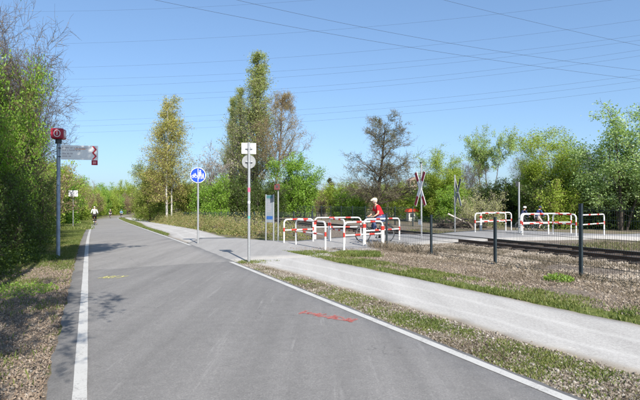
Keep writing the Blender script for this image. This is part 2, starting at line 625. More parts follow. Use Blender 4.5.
gx = axis_pts(-2600, 2600, -16, 18, .22)
gy = axis_pts(-300, 3600, -1, 30, .22)
GX, GY = np.meshgrid(gx, gy)
X = GX.ravel(); Y = GY.ravel()
Z = h_ground(X, Y)
near = np.exp(-((np.maximum(np.abs(X) - 15, 0)) ** 2 + np.maximum(Y - 30, 0) ** 2) / 50)
bumps = np.zeros_like(X)
for k in range(10):
    a = RNG.uniform(0, 6.28, 2); q = RNG.uniform(1.2, 6, 2)
    bumps += np.sin(X * q[0] * math.cos(a[0]) + Y * q[0] * math.sin(a[0]) + a[1]) / 10
dl = XL(Y) - .30 - X                     # left of the road
dpath_lo = (5.5 - .525 * Y) - X          # before the footpath's near edge
dpath_hi = X - (7.72 - .525 * Y)         # beyond the footpath's far edge
dv = rail_d(X, Y)
offroad = np.where(dl > 0, np.minimum(dl, 1), 0) + np.where(dpath_hi > 0, np.minimum(dpath_hi, 1), 0)
Z = Z + bumps * .035 * near * np.clip(offroad, 0, 1) * np.where((dv > 5.5) & (Y > 14), .2, 1)
Z[dl > 0] -= 0.01
grassy = np.full_like(X, .55)
stony = np.zeros_like(X)
L = dl > 0
gl_ = np.interp(Y, [0, 9, 12, 15, 40], [.18, .2, .45, .75, .8])
grassy[L] = (gl_ * (1 - sstep(dl, 1.3, 2.2) * .55))[L]
stony[L] = (.25 * (1 - sstep(dl, .2, 1.2)))[L]
R_ = (X > XR(Y)) & (dpath_lo > 0) & (Y < 16)
grassy[R_] = (.34 - .25 * sstep(Y, 9, 13))[R_]
stony[R_] = .85
U = (dpath_hi > 0) & (dv < 9.3) & (Y < 19)
grassy[U] = (.72 - .62 * sstep(dpath_hi, .5, 1.3))[U]
stony[U] = .35
fen = X - (10.43 - .44 * Y)
B_ = (fen > -.3) & (dv < 17.5)
grassy[B_] = .12
stony[B_] = .9
K_ = dv >= 17.5
grassy[K_] = .38
ny_, nx_ = GX.shape
idx = np.arange(nx_ * ny_).reshape(ny_, nx_)
quads = np.stack([idx[:-1, :-1], idx[:-1, 1:], idx[1:, 1:], idx[1:, :-1]], -1).reshape(-1, 4)
gme = np_mesh('ground', np.stack([X, Y, Z], 1), quads, smooth=True)
for nm, arr in (('grassy', grassy), ('stony', stony)):
    at_ = gme.attributes.new(nm, 'FLOAT', 'POINT')
    at_.data.foreach_set('value', arr.astype(np.float32))
ground = link('ground', gme, M['ground'])
tag(ground, 'bare earth and leaf litter with patches of grass', 'ground', kind='structure')

# ------------------------------------------------------------------ paved sheets
def strip(name, ys, fl, fr, hf, dz, mat, parent=None, nx=6, skirt=.25, attr=False):
    ys = np.asarray(ys, float)
    a = np.linspace(0, 1, nx + 1)
    xl = fl(ys); xr = fr(ys)
    PX = xl[:, None] * (1 - a) + xr[:, None] * a
    PY = np.repeat(ys[:, None], nx + 1, 1)
    PZ = hf(PX, PY) + dz
    if skirt:
        PX = np.concatenate([PX[:, :1], PX, PX[:, -1:]], 1)
        PY = np.concatenate([PY[:, :1], PY, PY[:, -1:]], 1)
        PZ = np.concatenate([PZ[:, :1] - skirt, PZ, PZ[:, -1:] - skirt], 1)
        a = np.concatenate([[0], a, [1]])
    r, c = PX.shape
    id_ = np.arange(r * c).reshape(r, c)
    q = np.stack([id_[:-1, :-1], id_[:-1, 1:], id_[1:, 1:], id_[1:, :-1]], -1).reshape(-1, 4)
    me = np_mesh(name, np.stack([PX.ravel(), PY.ravel(), PZ.ravel()], 1), q)
    if attr:
        t = me.attributes.new('across', 'FLOAT', 'POINT')
        t.data.foreach_set('value', np.tile(a, r).astype(np.float32))
    return link(name, me, mat, parent)

def wob(y, amp, seed):
    y = np.asarray(y, float)
    return amp * (np.sin(y * 3.1 + seed) * .4 + np.sin(y * 7.7 + seed * 2) * .35 + np.sin(y * 17 + seed * 3) * .25)

ys_road = np.concatenate([np.arange(-14, 40, .12), np.arange(40, 240, 1.0)])
road = strip('cycle_road', ys_road, lambda y: XL(y) - .29 + wob(y, .035, 1), lambda y: XR(y) + .13 + wob(y, .03, 2), h_road, 0.0, M['asphalt'], nx=8)
tag(road, 'grey asphalt cycle road running to the far left', 'road', kind='structure')

def ribbon(name, ys, cx, w, dz, mat, parent):
    return strip(name, ys, lambda y: cx(y) - w(y) / 2, lambda y: cx(y) + w(y) / 2, h_road, dz, mat, parent, nx=1, skirt=0)

wl = lambda y: np.full_like(y, .125) + wob(y, .006, 4)
ribbon('edge_line', ys_road, lambda y: XL(y) + 0, wl, .004, M['line'], road)
ribbon('edge_line', np.arange(-14, 13.9, .12), lambda y: XR(y), wl, .004, M['line'], road)
ribbon('edge_line', np.concatenate([np.arange(19.4, 40, .2), np.arange(40, 240, 1.0)]), lambda y: XR(y), wl, .004, M['line'], road)

# near footpath
fp = strip('footpath', np.arange(-8, 16.6, .12), lambda y: 5.5 - .525 * y + wob(y, .05, 5) - .45 * sstep(y, 11.5, 15.5),
           lambda y: 7.72 - .525 * y + wob(y, .05, 6) + .25 * sstep(y, 14, 16), h_road, -.006, M['footpath'], nx=6, attr=True)
tag(fp, 'pale grit footpath beside the cycle road', 'path', kind='structure')
# far footpath
fw = strip('footpath', np.concatenate([np.arange(21, 40, .2), np.arange(40, 240, 1.0)]),
           lambda y: XR(y) + .16 + .55 * sstep(y, 25, 31) + .8 * sstep(y, 40, 60),
           lambda y: XR(y) + 2.95 + .85 * sstep(y, 24, 38) + wob(y, .05, 8), h_road, -.005, M['footpath'], nx=6, attr=True)
tag(fw, 'pale footpath along the bramble bank beyond the junction', 'path', kind='structure')

# junction and level crossing road: a polygon swept along its length (south edge / north edge pairs)
P0 = np.array([5.1, 21.9]); CD = np.array([.928, .371]); CN = np.array([-.371, .928])
south = [(-2.55, 13.75), (-1.75, 14.6), (-.7, 14.95), (.35, 15.7), (1.4, 17.0), (3.2, 18.9), (5.0, 20.25), (6.9, 21.0), (9.0, 21.75), (11.5, 22.2), (14.5, 23.9), (19.5, 26.0), (30, 30.2), (60, 42.2)]
north = [(-5.35, 19.7), (-5.9, 24.6), (-4.3, 24.9), (-2.75, 22.9), (-1.2, 22.1), (.3, 24.0), (3.5, 24.2), (5.4, 24.2), (6.9, 26.0), (9.5, 28.2), (12.8, 27.4), (18.2, 29.2), (28.6, 33.4), (58, 45.2)]
def dense(poly, k=10):
    out = []
    for a, b in zip(poly[:-1], poly[1:]):
        for i in range(k):
            t = i / k
            out.append((a[0] + (b[0] - a[0]) * t, a[1] + (b[1] - a[1]) * t))
    out.append(poly[-1])
    return np.array(out)
Sd, Nd = dense(south), dense(north)
aa = np.linspace(0, 1, 11)
PXY = Sd[:, None, :] * (1 - aa)[None, :, None] + Nd[:, None, :] * aa[None, :, None]
PZ = h_road(PXY[..., 0], PXY[..., 1]) - .003
PX = np.concatenate([PXY[:, :1, 0], PXY[..., 0], PXY[:, -1:, 0]], 1)
PY = np.concatenate([PXY[:, :1, 1], PXY[..., 1], PXY[:, -1:, 1]], 1)
PZ = np.concatenate([PZ[:, :1] - .3, PZ, PZ[:, -1:] - .3], 1)
r, c = PX.shape
id_ = np.arange(r * c).reshape(r, c)
q = np.stack([id_[:-1, :-1], id_[1:, :-1], id_[1:, 1:], id_[:-1, 1:]], -1).reshape(-1, 4)
cr = link('crossing_road', np_mesh('crossing_road', np.stack([PX.ravel(), PY.ravel(), PZ.ravel()], 1), q), M['asphalt_light'])
tag(cr, 'light asphalt lane crossing the railway track', 'road', kind='structure')

# sprayed marks on the road (children of the road)
def stroke_mesh(name, strokes, origin, ux, uy, w, dz, mat, parent):
    v = []; f = []
    o = np.array(origin)
    ux = np.array(ux); uy = np.array(uy)
    for st in strokes:
        P = [o + ux * a + uy * b for a, b in st]
        base = len(v)
        for i, p in enumerate(P):
            d = P[min(i + 1, len(P) - 1)] - P[max(i - 1, 0)]
            d = d / (np.linalg.norm(d) + 1e-9)
            nrm = np.array([-d[1], d[0]])
            for s_ in (-1, 1):
                qq = p + nrm * s_ * w / 2
                v.append((qq[0], qq[1], hr(qq[0], qq[1]) + dz))
        for i in range(len(P) - 1):
            f.append((base + 2 * i, base + 2 * i + 1, base + 2 * i + 3, base + 2 * i + 2))
    me = bpy.data.meshes.new(name)
    me.from_pydata(v, [], f)
    return link(name, me, mat, parent)

rd = np.array([-.42, .907]); rx = np.array([.907, .42])
ye = np.array([(114 - 320) * 1.6 / 73, 800 / 73])
letters = [
    [[(0, 0), (.09, .5)], [(.09, .5), (.2, 0)], [(.04, .2), (.17, .2)]],
    [[(.27, 0), (.29, .5)], [(.29, .5), (.41, .42), (.30, .27), (.43, 0)]],
    [[(.66, .45), (.53, .48), (.49, .25), (.52, .03), (.65, .05)]],
    [[(.72, .5), (.80, .27)], [(.92, .5), (.76, 0)]],
]
for k, lt in enumerate(letters):
    stroke_mesh('paint_stroke', [[(a * .50 - .23, b * .75 - .2) for a, b in s_] for s_ in lt], ye, np.array([1, .05]), np.array([.12, 1]), .03, .006, M['spray_yellow'], road)
# red smeared scrawl along the right edge line
re0 = np.array([(302 - 320) * 1.6 / 108, 800 / 108]); re1 = np.array([(356 - 320) * 1.6 / 117, 800 / 117])
rdv = re1 - re0
random.seed(8)
for k in range(11):                  # loops and dashes of a hurried scrawl
    t0 = k / 11 + random.uniform(-.02, .02)
    up_ = random.uniform(.5, 1.1)
    if k % 3 == 2:
        st_ = [(t0 + a * .16, (.02 + .05 * math.sin(a * 4 + k)) * up_) for a in np.linspace(0, 1, 9)]
    else:
        st_ = [(t0 + .075 * (a + .5 * math.sin(a * 6.3)), .11 * up_ * math.cos(a * 6.3 + k)) for a in np.linspace(0, 1, 14)]
    stroke_mesh('paint_stroke', [st_], re0, rdv, np.array([.45, .9]), random.uniform(.028, .05), .0045 + k * .0004, M['spray_red'], road)
stroke_mesh('paint_stroke', [[(a, -.06 + .03 * math.sin(a * 7)) for a in np.linspace(.02, .98, 26)]], re0, rdv, np.array([.45, .9]), .04, .0094, M['spray_red'], road)

# ------------------------------------------------------------------ railway
def rail_pt(d, y):                # point at distance d across, given y
    return np.array([d * RN - .4 * y, y])
RAIL_ANG = math.atan2(1, -.4)
track = thing('railway_track', 'single rusty railway track crossing behind the wire fence', 'railway', (*rail_pt(13.65, 20), 0))
tloc = Vector(track.location)
def rail_prof():
    return [(-.06, 0), (.06, 0), (.06, .015), (.012, .03), (.012, .105), (.034, .115), (.034, .145), (-.034, .145), (-.034, .115), (-.012, .105), (-.012, .03), (-.06, .015)]
def railbar(d, y0, y1, name):
    pr = rail_prof()
    v = []; f = []
    ysr = np.linspace(y0, y1, 30)
    nrm = np.array([1, .4]) / RN
    for y in ysr:
        p = rail_pt(d, y)
        for a, b in pr:
            v.append((p[0] + nrm[0] * a - tloc.x, p[1] + nrm[1] * a - tloc.y, b + .022))
    n = len(pr)
    for i in range(len(ysr) - 1):
        for k in range(n):
            k2 = (k + 1) % n
            f.append((i * n + k, i * n + k2, (i + 1) * n + k2, (i + 1) * n + k))
    me = bpy.data.meshes.new(name)
    me.from_pydata(v, [], f); me.update()
    me.materials.append(M['rail']); me.materials.append(M['railtop'])
    for p in me.polygons:
        if p.index % n == 6:
            p.material_index = 1
    return link(name, me, None, track)
railbar(12.92, -6, 200, 'rail')
railbar(14.40, -6, 200, 'rail')
slp = MB().box((0, 0, .015), (2.5, .24, .12)).build('sleeper', M['sleeper'], track, smooth=False)
k = 0
for y in np.arange(2, 75, .62 / RN * 1.0):
    p = rail_pt(13.66, y)
    s_ = (p[0] - 5.1) * .0
    along = (np.array(p) - P0) @ CN
    if abs(along) < 1.7:
        continue
    o = slp if k == 0 else slp.copy()
    if k: COL.objects.link(o); o.parent = track
    o.location = (p[0] - tloc.x, p[1] - tloc.y, random.uniform(-.02, .015))
    o.rotation_euler = (0, 0, math.atan2(.4, 1))
    k += 1

# ------------------------------------------------------------------ wire fences
def wire_panel(L, hgt, dense_=True):
    mb_v = []; mb_f = []
    def bar(a, b, t):
        base = len(mb_v)
        a = Vector(a); b = Vector(b)
        d = (b - a).normalized()
        u = Vector((0, 1, 0)); w = d.cross(u)
        for p in (a, b):
            for s1, s2 in ((1, 0), (-.5, .87), (-.5, -.87)):
                mb_v.append(tuple(p + u * s1 * t + w * s2 * t))
        for i in range(3):
            j = (i + 1) % 3
            mb_f.append((base + i, base + j, base + 3 + j, base + 3 + i))
    step = .05 if dense_ else .1
    n = int(L / step)
    for i in range(n + 1):
        x = i * L / n
        bar((x, 0, .05), (x, 0, hgt + .02), .0032 if dense_ else .0045)
    z = .08
    while z <= hgt + .001:
        bar((0, .009, z), (L, .009, z), .0045)
        bar((0, -.009, z), (L, -.009, z), .0045)
        z += .2
    me = bpy.data.meshes.new('wire_mesh')
    me.from_pydata(mb_v, [], mb_f)
    me.materials.append(M['fence'])
    return me

def fence(label, pts, heights, name='wire_fence', postw=.07, dense_=True, gaps=(), postmat='fence_post', wirelow=0):
    root = thing(name, label, 'fence', (pts[0][0], pts[0][1], hg(*pts[0])))
    o0 = Vector(root.location)
    cache = {}
    for i, p in enumerate(pts):
        h = max(heights[max(i - 1, 0)], heights[min(i, len(heights) - 1)])
        z = hg(*p)
        ang = 0
        mb = MB().box((0, 0, (h + .06) / 2 - .15), (postw, .05, h + .06 + .3))
        mb.box((0, 0, h + .065), (postw + .012, .062, .02))
        po = mb.build('post', M[postmat], root, smooth=False)
        po.location = (p[0] - o0.x, p[1] - o0.y, z - o0.z)
        q_ = pts[min(i + 1, len(pts) - 1)] if i < len(pts) - 1 else p
        a_ = pts[max(i - 1, 0)] if i == len(pts) - 1 else p
        po.rotation_euler = (0, 0, math.atan2(q_[1] - a_[1], q_[0] - a_[0]))
    for i in range(len(pts) - 1):
        if i in gaps: continue
        a = np.array(pts[i]); b = np.array(pts[i + 1])
        L = float(np.linalg.norm(b - a))
        key = (round(L, 2), heights[i], dense_)
        if key not in cache:
            cache[key] = wire_panel(L, heights[i], dense_)
        w = link('wire_mesh', cache[key], None, root)
        za, zb = hg(*a), hg(*b)
        dirv = np.array([b[0] - a[0], b[1] - a[1]]) / L
        nv = np.array([-dirv[1], dirv[0]])
        w.location = (a[0] - o0.x + nv[0] * .032, a[1] - o0.y + nv[1] * .032, za - o0.z)
        w.rotation_euler = (0, -math.atan2(zb - za, L), math.atan2(b[1] - a[1], b[0] - a[0]))
    return root

fpt = lambda y: (10.43 - .44 * y, y)
ysf = [18.2, 15.75, 13.2, 10.85, 8.5, 6.15, 3.8]
fence('dark green wire mesh fence beside the grit footpath, rising taller at its right end', [fpt(y) for y in ysf], [1.2, 1.2, 1.2, 1.55, 1.55, 1.55])
ysn = list(np.arange(24.6, 74, 2.3))
fence('low dark wire fence along the track behind the bramble bank', [fpt(y) for y in ysn], [1.25] * len(ysn), dense_=False)
ysq = list(np.arange(35.5, 84, 2.3))
fence('far green wire fence beyond the railway track', [(19.3 * RN - .4 * y, y) for y in ysq], [1.35] * len(ysq), dense_=False)

# ------------------------------------------------------------------ barrier hoops
HH = .97
def hoop(label, a, b, za=None, thick=None, group='red and white barrier hoops at the level crossing'):
    a = np.array(a, float); b = np.array(b, float)
    L = float(np.linalg.norm(b - a))
    z = hr(*((a + b) / 2)) if za is None else za
    root = thing('barrier_hoop', label, 'barrier', (a[0], a[1], z), math.atan2(b[1] - a[1], b[0] - a[0]), group)
    r = .033; cr_ = .17
    zl = -.12
    pts = [(0, 0, zl), (0, 0, HH - cr_)]
    for k in range(1, 6):
        t = math.pi / 2 * k / 6
        pts.append((cr_ - cr_ * math.cos(t), 0, HH - cr_ + cr_ * math.sin(t)))
    pts.append((cr_, 0, HH)); pts.append((L - cr_, 0, HH))
    for k in range(1, 6):
        t = math.pi / 2 * k / 6
        pts.append((L - cr_ + cr_ * math.sin(t), 0, HH - cr_ + cr_ * math.cos(t)))
    pts += [(L, 0, HH - cr_), (L, 0, zl)]
    MB().path(pts, r, 12).build('frame', M['white'], root)
    zm = HH * .54
    MB().cyl((r, 0, zm), (L - r, 0, zm), r * .85).build('mid_rail', M['white'], root)
    rb = r + .003
    for x in (L * .36, L * .72):
        MB().cyl((x - .13, 0, HH), (x + .13, 0, HH), rb).build('red_band', M['red'], root)
    for x in (L * .33, L * .7):
        MB().cyl((x - .13, 0, zm), (x + .13, 0, zm), rb).build('red_band', M['red'], root)
    for x in (0, L):
        if thick is not None and abs(x - thick * L) < .01:
            continue
        MB().cyl((x, 0, zm - .06), (x, 0, zm + .10), rb).build('red_band', M['red'], root)
    if thick is not None:
        x = thick * L
        MB().cyl((x, 0, -.12), (x, 0, HH - .16), .068, 16).build('pivot_post', M['white'], root)
        MB().cyl((x, 0, HH - .32), (x, 0, HH - .17), .072, 16).build('red_band', M['red'], root)
    return root

hoop('leftmost barrier hoop of the near group, by the info board', (-1.51, 21.0), (-.3, 21.85))
hoop('barrier hoop slanting across the lane, second from the info board', (-.96, 20.0), (.19, 17.5))
hoop('barrier hoop in the middle of the near group, thick post at left', (.42, 22.2), (1.0, 20.4), thick=0)
hoop('nearest barrier hoop, in front of the red-shirted cyclist', (.82, 17.05), (2.29, 18.3), thick=1)
hoop('barrier hoop right behind the red-shirted cyclist, by the fence end', (1.71, 19.3), (3.33, 21.0), thick=0)
hoop('rearmost barrier hoop of the near group, next to the track', (-.24, 23.5), (1.95, 23.9), thick=0)
hoop('left barrier hoop beyond the track, beside the brush pile', (8.03, 25.9), (10.1, 27.2))
hoop('barrier hoop half hidden behind another one beside the brush pile', (9.0, 28.0), (10.9, 28.5), thick=0)
hoop('barrier hoop beyond the track standing next to the slim grey pole', (9.47, 23.4), (11.05, 24.2))
hoop('short barrier hoop between two others beyond the track', (11.25, 24.15), (11.75, 22.95))
hoop('rightmost barrier hoop, behind the tall fence post', (11.85, 22.8), (14.2, 25.0))
hoop('rear barrier hoop in front of the two far right cyclists', (10.0, 24.9), (12.85, 25.6))

# ------------------------------------------------------------------ signs and poles
def facing(x, y, tx=0, ty=0):      # rotation that turns local -y towards a target
    return math.atan2(ty - y, tx - x) + math.pi / 2

# round blue sign (cycle / pedestrians)
bx_, by_ = -5.0, 20.5
t = thing('path_sign', 'round blue sign with white bicycle and walkers on a grey pole', 'sign', (bx_, by_, hr(bx_, by_)), facing(bx_, by_) - .04)
MB().cyl((0, 0, -.3), (0, 0, 2.98), .038).build('pole', M['steel'], t)
MB().disc((0, -.055, 2.79), .315, .014).build('rim', M['plate_white'], t)
MB().disc((0, -.062, 2.79), .292, .014).build('sign_face', M['blue'], t)
mb = MB()
mb.box((0, -.073, 2.79), (.022, .010, .54))
zc = 2.76
for cx in (-.205, -.085):                       # bicycle
    mb.ring((cx, -.073, zc - .02), .052, .010, 16, 5)
A = lambda x, z: (x, -.074, z)
for a, b in (((-.205, zc - .02), (-.16, zc + .06)), ((-.16, zc + .06), (-.09, zc + .06)), ((-.16, zc + .06), (-.145, zc - .02)), ((-.145, zc - .02), (-.09, zc + .06)), ((-.205, zc - .02), (-.145, zc - .02)), ((-.085, zc - .02), (-.095, zc + .10)), ((-.095, zc + .10), (-.125, zc + .105)), ((-.175, zc + .085), (-.145, zc + .085))):
    mb.cyl(A(*a), A(*b), .009, 6)
def walker(cx, z0, s):
    mb.disc((cx, -.073, z0 + .19 * s), .026 * s, .01, n=12)
    mb.prism([(cx - .035 * s, z0 + .155 * s), (cx + .035 * s, z0 + .155 * s), (cx + .05 * s, z0 + .02 * s), (cx - .05 * s, z0 + .02 * s)], -.078, -.068)
    mb.prism([(cx - .04 * s, z0 + .021 * s), (cx - .012 * s, z0 + .021 * s), (cx - .03 * s, z0 - .1 * s), (cx - .052 * s, z0 - .1 * s)], -.078, -.068)
    mb.prism([(cx + .012 * s, z0 + .021 * s), (cx + .04 * s, z0 + .021 * s), (cx + .045 * s, z0 - .1 * s), (cx + .022 * s, z0 - .1 * s)], -.078, -.068)
walker(.085, 2.75, 1.15)
walker(.20, 2.715, .7)
mb.build('symbol', M['plate_white'], t, smooth=False)
MB().box((0, -.01, 2.66), (.09, .09, .04)).box((0, -.01, 2.92), (.09, .09, .04)).build('bracket', M['steel'], t)

# pole with plate backs
sx, sy = -1.96, 13.8
t = thing('sign_pole', 'tall grey pole with white and round sign plates seen from behind', 'sign', (sx, sy, 0), facing(sx, sy) + .10)
MB().cyl((0, 0, -.3), (0, 0, 3.30), .038).build('pole', M['steel'], t)
p1 = MB().box((0, .052, 3.14), (.40, .012, .30)).build('rectangular_plate', M['plate_white'], t, smooth=False)
MB().disc((0, .050, 2.77), .19, .012).build('round_plate', M['plate_back'], t)
for z in (3.14, 2.77):
    MB().box((0, .02, z), (.20, .045, .028)).build('bracket', M['steel'], t, smooth=False)
    MB().cyl((0, 0, z - .03), (0, 0, z + .03), .046).build('clamp', M['steel'], t)
MB().cyl((0, 0, 1.93), (0, 0, 2.05), .0395).build('sticker', mat_plain('pink_sticker', (.55, .12, .22), .5), t)
MB().cyl((0, 0, 1.62), (0, 0, 1.68), .0395).build('sticker', M['plate_white'], t)
MB().cyl((0, 0, 1.2), (0, 0, 1.27), .0395).build('sticker', mat_plain('teal_sticker', (.1, .35, .33), .5), t)

# way marker on the left: red cube and direction board
wx, wy = -7.85, 15.0
wz = hg(wx, wy)
t = thing('waymark_post', 'blue-grey waymark post with a red cube on top and a white direction board', 'signpost', (wx, wy, wz), facing(wx, wy) - .25)
MB().cyl((0, 0, -.3), (0, 0, 3.72), .055, 14).build('post', mat_plain('blue_grey_post', (.26, .32, .40), .5, .3, var=.25, scale=8), t)
cube = MB().box((0, 0, 3.72), (.34, .34, .31)).build('cube', M['signred'], t, smooth=False)
for rot in range(4):
    m_ = MB()
    P = []
    for k in range(20):
        tt = 2 * math.pi * k / 20
        P.append((math.cos(tt) * .085, -.1725, math.sin(tt) * .1))
    for side in (0, 1):
        seg = [P[(k + (12 if side else 2)) % 20] for k in range(7)]
        seg = [(p[2] * .9 if 0 else p[0], p[1], p[2]) for p in seg]
    m_.path([p for p in P], .011, 6, closed=True)
    m_.cyl((0, -.1725, -.05), (0, -.1725, .055), .012, 6)
    e = m_.build('emblem', M['plate_white'], cube)
    e.location = (0, 0, 3.72)
    e.rotation_euler = (0, 0, rot * math.pi / 2)
MB().cyl((0, 0, 3.44), (0, 0, 3.57), .09, 14).build('collar', M['dark'], t)
board = MB().box((.60, -.07, 3.17), (1.03, .03, .43)).build('direction_board', M['plate_white'], t, smooth=False)
m_ = MB()
for z0 in (3.27, 3.07):
    for s_ in (1, -1):
        m_.prism([(.945, z0 + s_ * .105), (1.0, z0 + s_ * .105), (1.085, z0), (1.03, z0)] if s_ > 0 else [(.945, z0 - .105), (1.03, z0), (1.085, z0), (1.0, z0 - .105)], -.0885, -.0855)
m_.build('arrow', mat_plain('red_arrow', (.55, .03, .05), .4), board, smooth=False)
m_ = MB()
grey = mat_plain('grey_lettering', (.36, .33, .36), .5)
random.seed(5)
for row, (z0, x1) in enumerate(((3.31, .83), (3.235, .62), (3.13, .40), (3.05, .36))):
    x = .13
    while x < x1:
        w_ = random.uniform(.012, .028)
        m_.box((x + w_ / 2, -.086, z0 + random.uniform(-.004, .004)), (w_, .003, random.uniform(.028, .045)))
        x += w_ + (.012 if random.random() < .8 else .04)
m_.build('lettering', grey, board, smooth=False)
MB().box((.62, -.0864, 3.275), (.30, .002, .02)).build('route_stripe', mat_plain('orange_stripe', (.75, .35, .16), .5), board, smooth=False)
pl = MB().box((1.02, -.07, 2.875), (.17, .025, .15)).build('route_plate', M['signred'], t, smooth=False)
MB().box((1.02, -.0845, 2.875), (.09, .004, .07)).build('route_symbol', mat_plain('pink_print', (.6, .25, .28), .5), pl, smooth=False)
MB().box((.07, -.03, 3.30), (.15, .05, .03)).box((.07, -.03, 3.04), (.15, .05, .03)).build('bracket', M['dark'], t, smooth=False)

# small white sign further down the left verge
lx, ly = -19.5, 39.5
t = thing('verge_sign', 'small white rectangular sign on a thin post in the left verge', 'sign', (lx, ly, hg(lx, ly)), facing(lx, ly))
MB().cyl((0, 0, -.3), (0, 0, 2.95), .035).build('post', M['steel'], t)
pl = MB().box((0, -.05, 2.75), (.66, .014, .48)).build('plate', M['plate_white'], t, smooth=False)
MB().box((0, -.0585, 2.83), (.40, .002, .06)).box((0, -.0585, 2.70), (.46, .002, .05)).build('lettering', grey, pl, smooth=False)
MB().box((0, -.02, 2.85), (.08, .07, .03)).box((0, -.02, 2.65), (.08, .07, .03)).build('bracket', M['steel'], t, smooth=False)

# info board and thin post by the barriers
ix, iy = -2.24, 22.3
t = thing('info_board', 'narrow info board with a pale panel between two grey posts', 'board', (ix, iy, hr(ix, iy)), math.radians(-14))
for s_ in (-.18, .18):
    MB().cyl((s_, 0, -.3), (s_, 0, 2.06), .032).build('post', M['steel'], t)
pn = MB().box((0, -.01, 1.42), (.31, .03, 1.22)).build('panel', mat_plain('pale_blue_panel', (.20, .23, .26), .4, var=.1), t, smooth=False)
MB().box((0, -.0265, 1.02), (.29, .004, .15)).build('picture', mat_plain('blue_print', (.03, .10, .30), .4), pn, smooth=False)
MB().box((0, -.0265, 1.95), (.29, .004, .13)).build('picture', mat_plain('green_print', (.06, .16, .17), .4), pn, smooth=False)
m_ = MB()
for k in range(12):
    m_.box((-.02 + random.uniform(-.01, .01), -.0262, 1.78 - k * .045), (.2 + random.uniform(-.05, .03), .003, .014))
m_.build('lettering', grey, pn, smooth=False)
nx2, ny2 = -1.82, 21.75
t = thing('signal_post', 'slim grey post with a small dark red box beside the info board', 'post', (nx2, ny2, hr(nx2, ny2)), facing(nx2, ny2))
MB().cyl((0, 0, -.3), (0, 0, 2.36), .03).build('post', M['steel'], t)
bxo = MB().box((-.05, -.02, 2.36), (.24, .18, .26)).build('box', mat_plain('dull_red_box', (.13, .035, .035), .6, var=.3), t, smooth=False)
MB().disc((-.05, -.115, 2.38), .06, .015, n=14).build('lens', M['dark'], bxo)
MB().disc((-.12, -.1, 2.53), .035, .15, n=10).build('hood', M['dark'], bxo)

# St Andrew's crosses
def andreas(label, loc, face, front, hpole, zc, offs=0.0, small=False):
    t = thing('crossing_sign', label, 'sign', loc, face)
    MB().cyl((0, 0, -.3), (0, 0, hpole), .035).build('pole', M['steel'], t)
    ang = math.radians(27)
    half = .80
    w = .18
    for s_ in (1, -1):
        d = Vector((math.sin(ang) * s_, 0, math.cos(ang)))
        u = Vector((math.cos(ang) * s_, 0, -math.sin(ang)))
        yy = -.055 - (.02 if s_ > 0 else 0)
        def quad(a, b, ww, y0, y1):
            c0 = Vector((offs, 0, zc))
            return [((c0 + d * a - u * ww).x, (c0 + d * a - u * ww).z), ((c0 + d * a + u * ww).x, (c0 + d * a + u * ww).z), ((c0 + d * b + u * ww).x, (c0 + d * b + u * ww).z), ((c0 + d * b - u * ww).x, (c0 + d * b - u * ww).z)]
        arm = MB().prism(quad(-half, half, w / 2, 0, 0), yy - .008, yy + .008).build('arm', M['plate_white'] if front else M['plate_back'], t, smooth=False)
        if front:
            for a, b in ((-half + .015, -.36), (.36, half - .015)):
                MB().prism(quad(a, b, w / 2 - .014, 0, 0), yy - .012, yy - .0085).build('red_end', M['signred'], arm, smooth=False)
        else:
            for a, b in ((.30, half - .01),):
                MB().prism(quad(a, b, w / 2 - .01, 0, 0), yy + .0085, yy + .012).build('dark_end', M['dark'], arm, smooth=False)
    MB().box((offs / 2, -.03, zc), (.08 + abs(offs), .05, .06)).build('bracket', M['steel'], t, smooth=False)
    if small:
        MB().box((-.05, -.045, .82), (.24, .012, .22)).build('plate', M['plate_white'], t, smooth=False)
        MB().box((0, -.02, hpole), (.10, .05, .05)).build('cap', M['dark'], t, smooth=False)
    return t
ax_, ay_ = 4.32, 21.3
andreas('red and white diagonal cross sign facing the junction, near side of the track', (ax_, ay_, hg(ax_, ay_)), math.atan2(.4, 1) - math.pi / 2 - .0, True, 3.35, 2.24, 0, True)
bx2, by2 = 7.2, 26.7
andreas('diagonal cross sign seen from its dark grey back, beyond the track', (bx2, by2, hg(bx2, by2)), math.atan2(.4, 1) + math.pi / 2 - .22, False, 3.15, 2.2, -.22)
px_, py_ = 10.05, 25.25
t = thing('lamp_pole', 'slim pale grey pole with a small dark box at its top, beyond the track', 'pole', (px_, py_, hr(px_, py_)), facing(px_, py_))
MB().cyl((0, 0, -.3), (0, 0, 2.56), .042).build('pole', M['steel'], t)
MB().box((-.09, -.02, 2.46), (.12, .24, .26)).build('box', M['dark'], t, smooth=False)

# ------------------------------------------------------------------ trees and shrubs
def unit(a):
    return a / (np.linalg.norm(a, axis=-1, keepdims=True) + 1e-9)

def grow(start, dirs, lens, rads, nseg, wander, trop, taper=.25):
    n = len(start)
    pts = np.zeros((n, nseg + 1, 3)); pts[:, 0] = start
    d = unit(dirs)
    for k in range(nseg):
        d = unit(d + RNG.normal(0, wander, (n, 3)) + np.array([0, 0, trop]))
        pts[:, k + 1] = pts[:, k] + d * (lens / nseg)[:, None]
    rr = rads[:, None] * np.linspace(1, taper, nseg + 1)[None]
    return pts, rr

